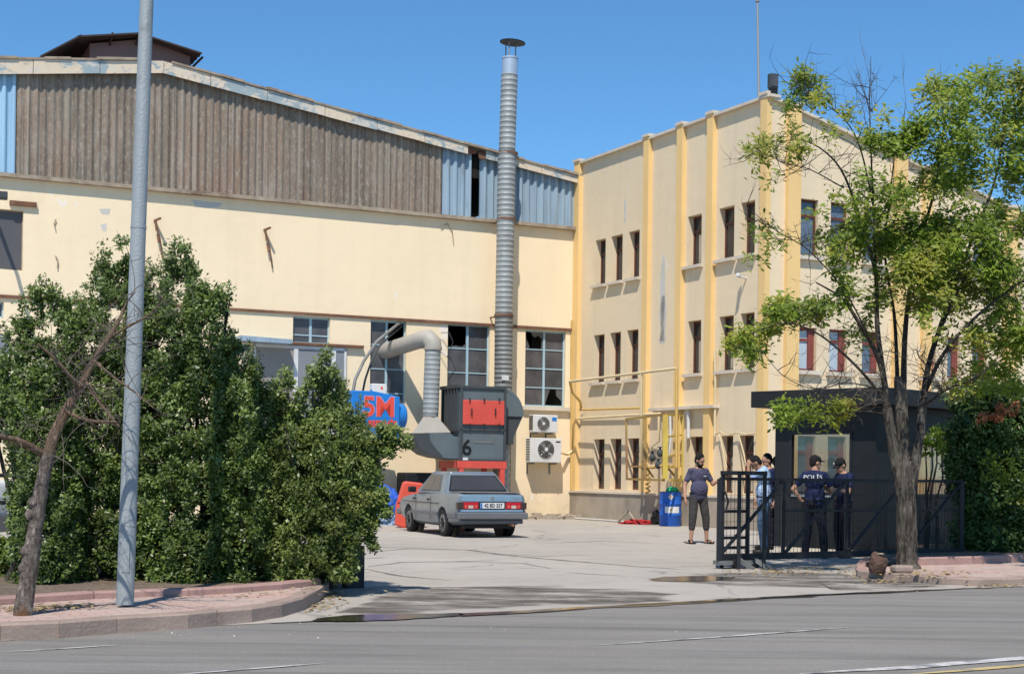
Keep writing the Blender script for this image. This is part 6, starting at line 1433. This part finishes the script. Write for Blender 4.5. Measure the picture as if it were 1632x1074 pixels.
        for q, ln in ((.028, .068), (.0095, .078), (-.0095, .073), (-.028, .056)):
            a0 = pc+fd*.085*k+wd*q*k; a1 = a0+(fd*.9+pn*.35)*ln*.5*k; a2 = a1+(fd*.6+pn*.8)*ln*.5*k; capsule(m, a0, a1, .0095*k, .009*k, 8); capsule(m, a1, a2, .009*k, .008*k, 8)
        t0 = pc+fd*.03*k+wd*.026*k; t1 = t0+(fd*.6+wd*.6+pn*.3)*.035*k; capsule(m, t0, t1, .0125*k, .011*k, 8); capsule(m, t1, t1+(fd*.9+wd*.15+pn*.3)*.032*k, .011*k, .009*k, 8)
    b = fuse(m, 'body', wear.get('skin', 'skin'), t, .0075, 2)
    m = MB()
    for s in (-1, 1): m.ball(hd_(s*.031, .085, .005), .011*k, .008*k, .006*k); capsule(m, hd_(s*.018, .093, .028), hd_(s*.045, .086, .030), .005*k, .004*k, 6)
    m.build('eyes', 'eye', b)
    m = MB(); capsule(m, hd_(-.02, .093, -.058), hd_(.02, .093, -.058), .004*k, .004*k, 6); m.build('mouth', 'redcloth', b)
    # hair / cap / beard
    if wear.get('hair', True):
        m = MB(); hh = wear.get('hairh', .012); m.ball(hd_(0, -.022, .045), (.080+hh*.4)*k, .093*k, (.085+hh)*k, rot=hr, seg=20, rings=14); m.ball(hd_(0, -.045, .0), .077*k, .062*k, .085*k, rot=hr); fuse(m, 'hair', 'hair', t, .009)
    if wear.get('beard'):
        m = MB(); m.ball(hd_(0, .045, -.078), .058*k, .058*k, .055*k, rot=hr, seg=16, rings=10); capsule(m, hd_(-.068, .01, -.03), hd_(-.05, .05, -.08), .02*k, .025*k); capsule(m, hd_(.068, .01, -.03), hd_(.05, .05, -.08), .02*k, .025*k); capsule(m, hd_(-.02, .098, -.045), hd_(.02, .098, -.045), .009*k, .009*k, 8); fuse(m, 'beard', 'hair', t, .008)
    if wear.get('cap'):
        m = MB(); m.ball(hd_(0, -.005, .058), .089*k, .106*k, .075*k, rot=hr, seg=22, rings=14); m.ball(hd_(0, .12, .045), .065*k, .065*k, .010*k, rot=hr, seg=18); cp = fuse(m, 'cap', 'blackcloth' if not wear.get('capmat') else wear['capmat'], t, .008)
        if wear['cap'] == 2: m = MB(); m.tube([hd_(0, -.111, .07), hd_(0, -.116, .07)], .022*k, 14); m.build('cap_badge', 'white', cp)
        if wear['cap'] == 3: m = MB(); m.tube([hd_(.045, .078, .085), hd_(.05, .088, .085)], .02*k, 14); m.build('cap_badge', 'white', cp)
    # shirt
    m = MB(); torso(m, .016); sl = wear.get('sleeve', .62)
    hem = wear.get('hem', .0)
    m.ball(g['pelvis']+Vector((0, 0, -.02))*k, .178*k, .135*k, (.10+hem)*k, rot=rotm(), seg=18, rings=10)
    for S_ in ('L', 'R'):
        e_ = g['sh'+S_].lerp(g['el'+S_], min(1, sl)); capsule(m, g['sh'+S_], e_, .060*k, .060*k)
        if sl > 1: capsule(m, g['el'+S_], g['el'+S_].lerp(g['wr'+S_], .9), .056*k, .04*k)
    sh = fuse(m, 'shirt', wear['shirt'], t, .012, 3)
    # trim hem and neck: keep what lies between
    bm = bmesh.new(); bm.from_mesh(sh.data); off = wloc(t); zc = (g['pelvis'].z-(.055+hem)*k)-off.z; 
    bmesh.ops.bisect_plane(bm, geom=bm.verts[:]+bm.edges[:]+bm.faces[:], plane_co=(0, 0, zc), plane_no=(0, 0, -1), clear_outer=True)
    nk = g['neck']-off; nd_ = (g['head']-g['neck']).normalized()
    bmesh.ops.bisect_plane(bm, geom=bm.verts[:]+bm.edges[:]+bm.faces[:], plane_co=nk+nd_*.022*k, plane_no=nd_, clear_outer=True) if nd_.z > .75 else None
    bm.to_mesh(sh.data); bm.free()
    # trousers
    m = MB(); m.ball(g['pelvis']-Vector((0, 0, .01))*k, .172*k, .128*k, .115*k, rot=rotm(), seg=18, rings=12); lg = wear.get('leg', .95)
    for S_ in ('L', 'R'):
        capsule(m, g['hip'+S_], g['knee'+S_], .100*k, .080*k); capsule(m, g['knee'+S_], g['knee'+S_].lerp(g['ank'+S_], lg), .080*k, .066*k)
    tr = fuse(m, 'trousers', wear['trousers'], t, .011, 2)
    m = MB(); c_ = g['pelvis']+Vector((0, 0, .03))*k; ring = [c_+(rt*math.cos(i*.314)*.178+fw*math.sin(i*.314)*.135)*k for i in range(21)]; m.tube(ring, .014*k, 6, caps=False); m.build('belt', 'blackcloth', tr)
    for S_ in ('L', 'R'):
        m = MB(); h0 = g['ank'+S_]-Vector((0, 0, .05))*k-fw*.045*k; tz = g['toe'+S_]
        if wear.get('sandals'):
            m.box(Frame(*(h0.lerp(tz, .5)[:2]), heading-90, feet[2]), -.045*k, .045*k, -.14*k, .15*k, .0, .022); capsule(m, h0.lerp(tz, .55)-rt*.04*k+Vector((0, 0, .02)), h0.lerp(tz, .6)+rt*.04*k+Vector((0, 0, .03)), .02*k, .02*k); capsule(m, tz-rt*.035*k, tz+rt*.035*k, .022*k, .022*k); m.build('sandal', wear['shoe'], t)
        else:
            capsule(m, h0, tz, .046*k, .042*k); capsule(m, g['ank'+S_], h0.lerp(tz, .35), .045*k, .045*k); o = fuse(m, 'shoe', wear['shoe'], t, .01)
            o.data.transform(Matrix.Translation((0, 0, 0)))
    return t, g, w, rt, fw, k
def phone(c, x, y, label):
    m = MB(); x = Vector(x).normalized(); y = Vector(y); y = (y-x*y.dot(x)).normalized(); n = x.cross(y); c = Vector(c)
    vs = [c+x*i*.038+y*j*.075+n*l*.005 for l in (-1, 1) for i, j in ((-1, -1), (1, -1), (1, 1), (-1, 1))]
    m.add(vs, [(3, 2, 1, 0), (4, 5, 6, 7), (0, 1, 5, 4), (1, 2, 6, 5), (2, 3, 7, 6), (3, 0, 4, 7)]); return props(m.build('phone', 'black', bevel=.003), label, 'phone')
# bearded man looking at his phone
f1 = G(1112, 866); t1, g, w, rt, fw, k = person('bearded man in slate blue t-shirt and rolled grey trousers holding a phone in the yard', f1, -72, 1.80,
    dict(wrR=(.31, .05, .90), elR=(.28, -.04, 1.14), elL=(-.30, .02, 1.17), wrL=(-.40, .16, 1.28), handL=(-.5, .6, .25), look=(-.55, .8, -.38), kneeL=(-.15, .04, .50), kneeR=(.13, .03, .50), ankL=(-.19, 0, .085), ankR=(.15, .0, .085), toeL=(-.24, .14, .035), toeR=(.21, .15, .035), belly=(0, .035, 1.08)),
    dict(shirt='navytee', trousers='greypants', beard=True, leg=.45, sandals=True, shoe='shoe', hairh=.03, fat=1.08, hem=.04))
text('chest_print', 'LOGO'[:0] or '· ·', .05, 'white', w((-.07, .15, 1.34)), -rt, (0, 0, 1), t1) if False else None
m = MB(); c_ = w((-.075, .142, 1.33)); m.bar(c_-rt*.03, c_+rt*.03, .004, .014); m.build('chest_print', 'white', t1)
phone(g['wrL']+(fw*.10-rt*.06+Vector((0, 0, .04))), rt, Vector((0, 0, 1))+fw*.6, 'black phone held in the raised hand of the bearded man in the yard')
# man in the light blue shirt with his hands at his face
f2 = G(1217, 882); t2, g, w, rt, fw, k = person('man in light blue shirt and jeans bending his head into his hands', f2, 168, 1.80,
    dict(neck=(0, .07, 1.46), head=(0, .15, 1.57), look=(0, .75, -.75), chest=(0, .02, 1.28), shL=(-.18, .03, 1.42), shR=(.18, .03, 1.42), elR=(.22, .26, 1.30), wrR=(.07, .28, 1.50), elL=(-.22, .26, 1.30), wrL=(-.07, .28, 1.50), handR=(-.2, -.1, .9), handL=(.2, -.1, .9)),
    dict(shirt='shirt', trousers='jeans', shoe='shoe', skin='skin2', hem=.08, sleeve=.7))
phone(g['wrR']+Vector((-.02, 0, .1)), Vector((0, 1, 0)), Vector((0, 0, 1)), 'dark phone in the hands of the man with the light blue shirt')
# two people just behind him, partly hidden by the kiosk
f3 = P(1223, 880, 27.6); f3.z = 0; person('dark haired man in dark blue top, right behind the light blue shirt', f3, -150, 1.80, dict(look=(.2, 1, -.35)), dict(shirt='navy', trousers='navydark', shoe='shoe', hem=.04))
f4 = P(1235, 878, 28.3); f4.z = 0; t4, g, w, rt, fw, k = person('person in black with a yellow sleeve stripe, at the kiosk corner', f4, 60, 1.76, dict(look=(-.3, 1, -.3)), dict(shirt='blackcloth', trousers='blackcloth', shoe='shoe', cap=1, hem=.04, sleeve=1.2))
m = MB()
for dz in (0, .05): q = g['shL'].lerp(g['elL'], .45)+Vector((0, 0, dz)); m.tube([q, q+Vector((0, 0, .02))], .078*k, 16)
m.build('sleeve_stripe', 'cageyellow', t4)
# police officer seen from behind
f5 = G(1293, 889); f5.x = P(1297, 889, f5.y).x
t5, g, w, rt, fw, k = person('police officer seen from behind, POLIS written across the navy shirt back', f5, 68, 1.74,
    dict(look=(.75, .65, -.1), elL=(-.36, -.06, 1.18), wrL=(-.24, .02, 1.0), handL=(.7, .3, -.6), elR=(.31, .02, 1.16), wrR=(.30, .22, 1.03), handR=(.2, 1, .1), kneeL=(-.12, .02, .5), kneeR=(.14, .02, .5), ankL=(-.15, -.01, .085), ankR=(.18, -.01, .085)),
    dict(shirt='navy', trousers='navydark', shoe='shoe', cap=1, hem=-.01, skin='skin', fat=1.05))
o = text('back_lettering', 'POLİS', .10*k, 'white', w((0, -.192, 1.385)), rt, Vector((0, 0, 1))+fw*.16, t5, extrude=.004, offset=0, xs=1.2)
m = MB(); c_ = g['pelvis']+Vector((0, 0, -.02)); Fh = Frame(c_.x, c_.y, 68-90, c_.z); m.box(Fh, .15, .20, -.05, .06, -.16, .04); m.box(Fh, -.21, -.165, -.05, .05, -.1, .03); m.box(Fh, -.08, .02, -.175, -.14, -.03, .05); m.build('duty_belt_pouch', 'blackcloth', t5, bevel=.01)
m = MB(); q = g['wrR']+fw*.09; m.tube([q-Vector((0, 0, .02))-rt*.03, q+fw*.08+Vector((0, 0, .10))+rt*.06], .012, 8); props(m.build('radio_antenna', 'black'), 'short black baton in the right hand of the officer seen from behind', 'baton')
# second officer looking down at a phone
f6 = G(1348, 889); f6.x = P(1343, 889, f6.y+.1).x; f6.y += .1
t6, g, w, rt, fw, k = person('police officer in badge cap facing left and looking down at a phone', f6, 205, 1.72,
    dict(look=(-.1, .85, -.5), head=(0, .07, 1.61), neck=(0, .03, 1.46), elL=(-.24, .08, 1.15), wrL=(-.12, .30, 1.20), elR=(.24, .08, 1.15), wrR=(.10, .30, 1.20), handL=(.4, .8, .1), handR=(-.4, .8, .1)),
    dict(shirt='navy', trousers='navydark', shoe='shoe', cap=3, hem=-.01))
m = MB(); c_ = w((-.02, .152, 1.36)); m.bar(c_-rt*.1, c_+rt*.1, .006, .03); m.build('chest_lettering', 'white', t6)
m = MB(); c_ = w((.19, .01, 1.385)); m.bar(c_-fw*.05, c_+fw*.05, .006, .03); m.build('chest_lettering', 'white', t6)
phone(w((0, .41, 1.25)), rt, fw+Vector((0, 0, .6)), 'black phone held by the second police officer before the kiosk')

# ================================================================== CAMERA, SUN, SKY
cam = bpy.data.cameras.new('camera'); co = bpy.data.objects.new('camera', cam); COL.objects.link(co)
cam.sensor_width = 36; cam.lens = 36*FL/1632; cam.shift_y = (752-537)/1632; cam.clip_end = 8000; cam.clip_start = .1
co.matrix_world = Matrix.Translation((0, 0, HC)) @ Matrix.Rotation(R(90), 4, 'X') @ Matrix.Rotation(ROLL, 4, 'Z')
scene.camera = co
el = 57.0; sd = Vector((-.13*math.cos(R(el)), -.9915*math.cos(R(el)), math.sin(R(el)))).normalized()
sl = bpy.data.lights.new('sun', 'SUN'); sl.energy = 5.0; sl.angle = R(.5); sl.color = (1, .935, .85)
so = bpy.data.objects.new('sun', sl); COL.objects.link(so); so.rotation_euler = sd.to_track_quat('Z', 'Y').to_euler()
wd_ = bpy.data.worlds.new('World'); scene.world = wd_; wd_.use_nodes = True; nt = wd_.node_tree
sk = nd(nt, 'ShaderNodeTexSky', sky_type='NISHITA'); sk.sun_disc = False; sk.sun_elevation = R(el); sk.sun_rotation = math.atan2(sd.x, sd.y) % math.tau
sk.altitude = 1500; sk.air_density = 1.0; sk.dust_density = .1; sk.ozone_density = 4.0
tint = nd(nt, 'ShaderNodeMix', data_type='RGBA', blend_type='MULTIPLY'); tint.inputs[0].default_value = 1; tint.inputs[7].default_value = (.60, .93, 1.06, 1); nt.links.new(sk.outputs[0], tint.inputs[6])
nt.links.new(tint.outputs[2], nt.nodes['Background'].inputs[0]); nt.nodes['Background'].inputs[1].default_value = .15
scene.render.engine = 'CYCLES'; scene.view_settings.view_transform = 'Standard'; scene.view_settings.look = 'None'; scene.view_settings.exposure = 0
scene.render.resolution_x = 1024; scene.render.resolution_y = 673
scene.cycles.max_bounces = 6; scene.cycles.transparent_max_bounces = 12
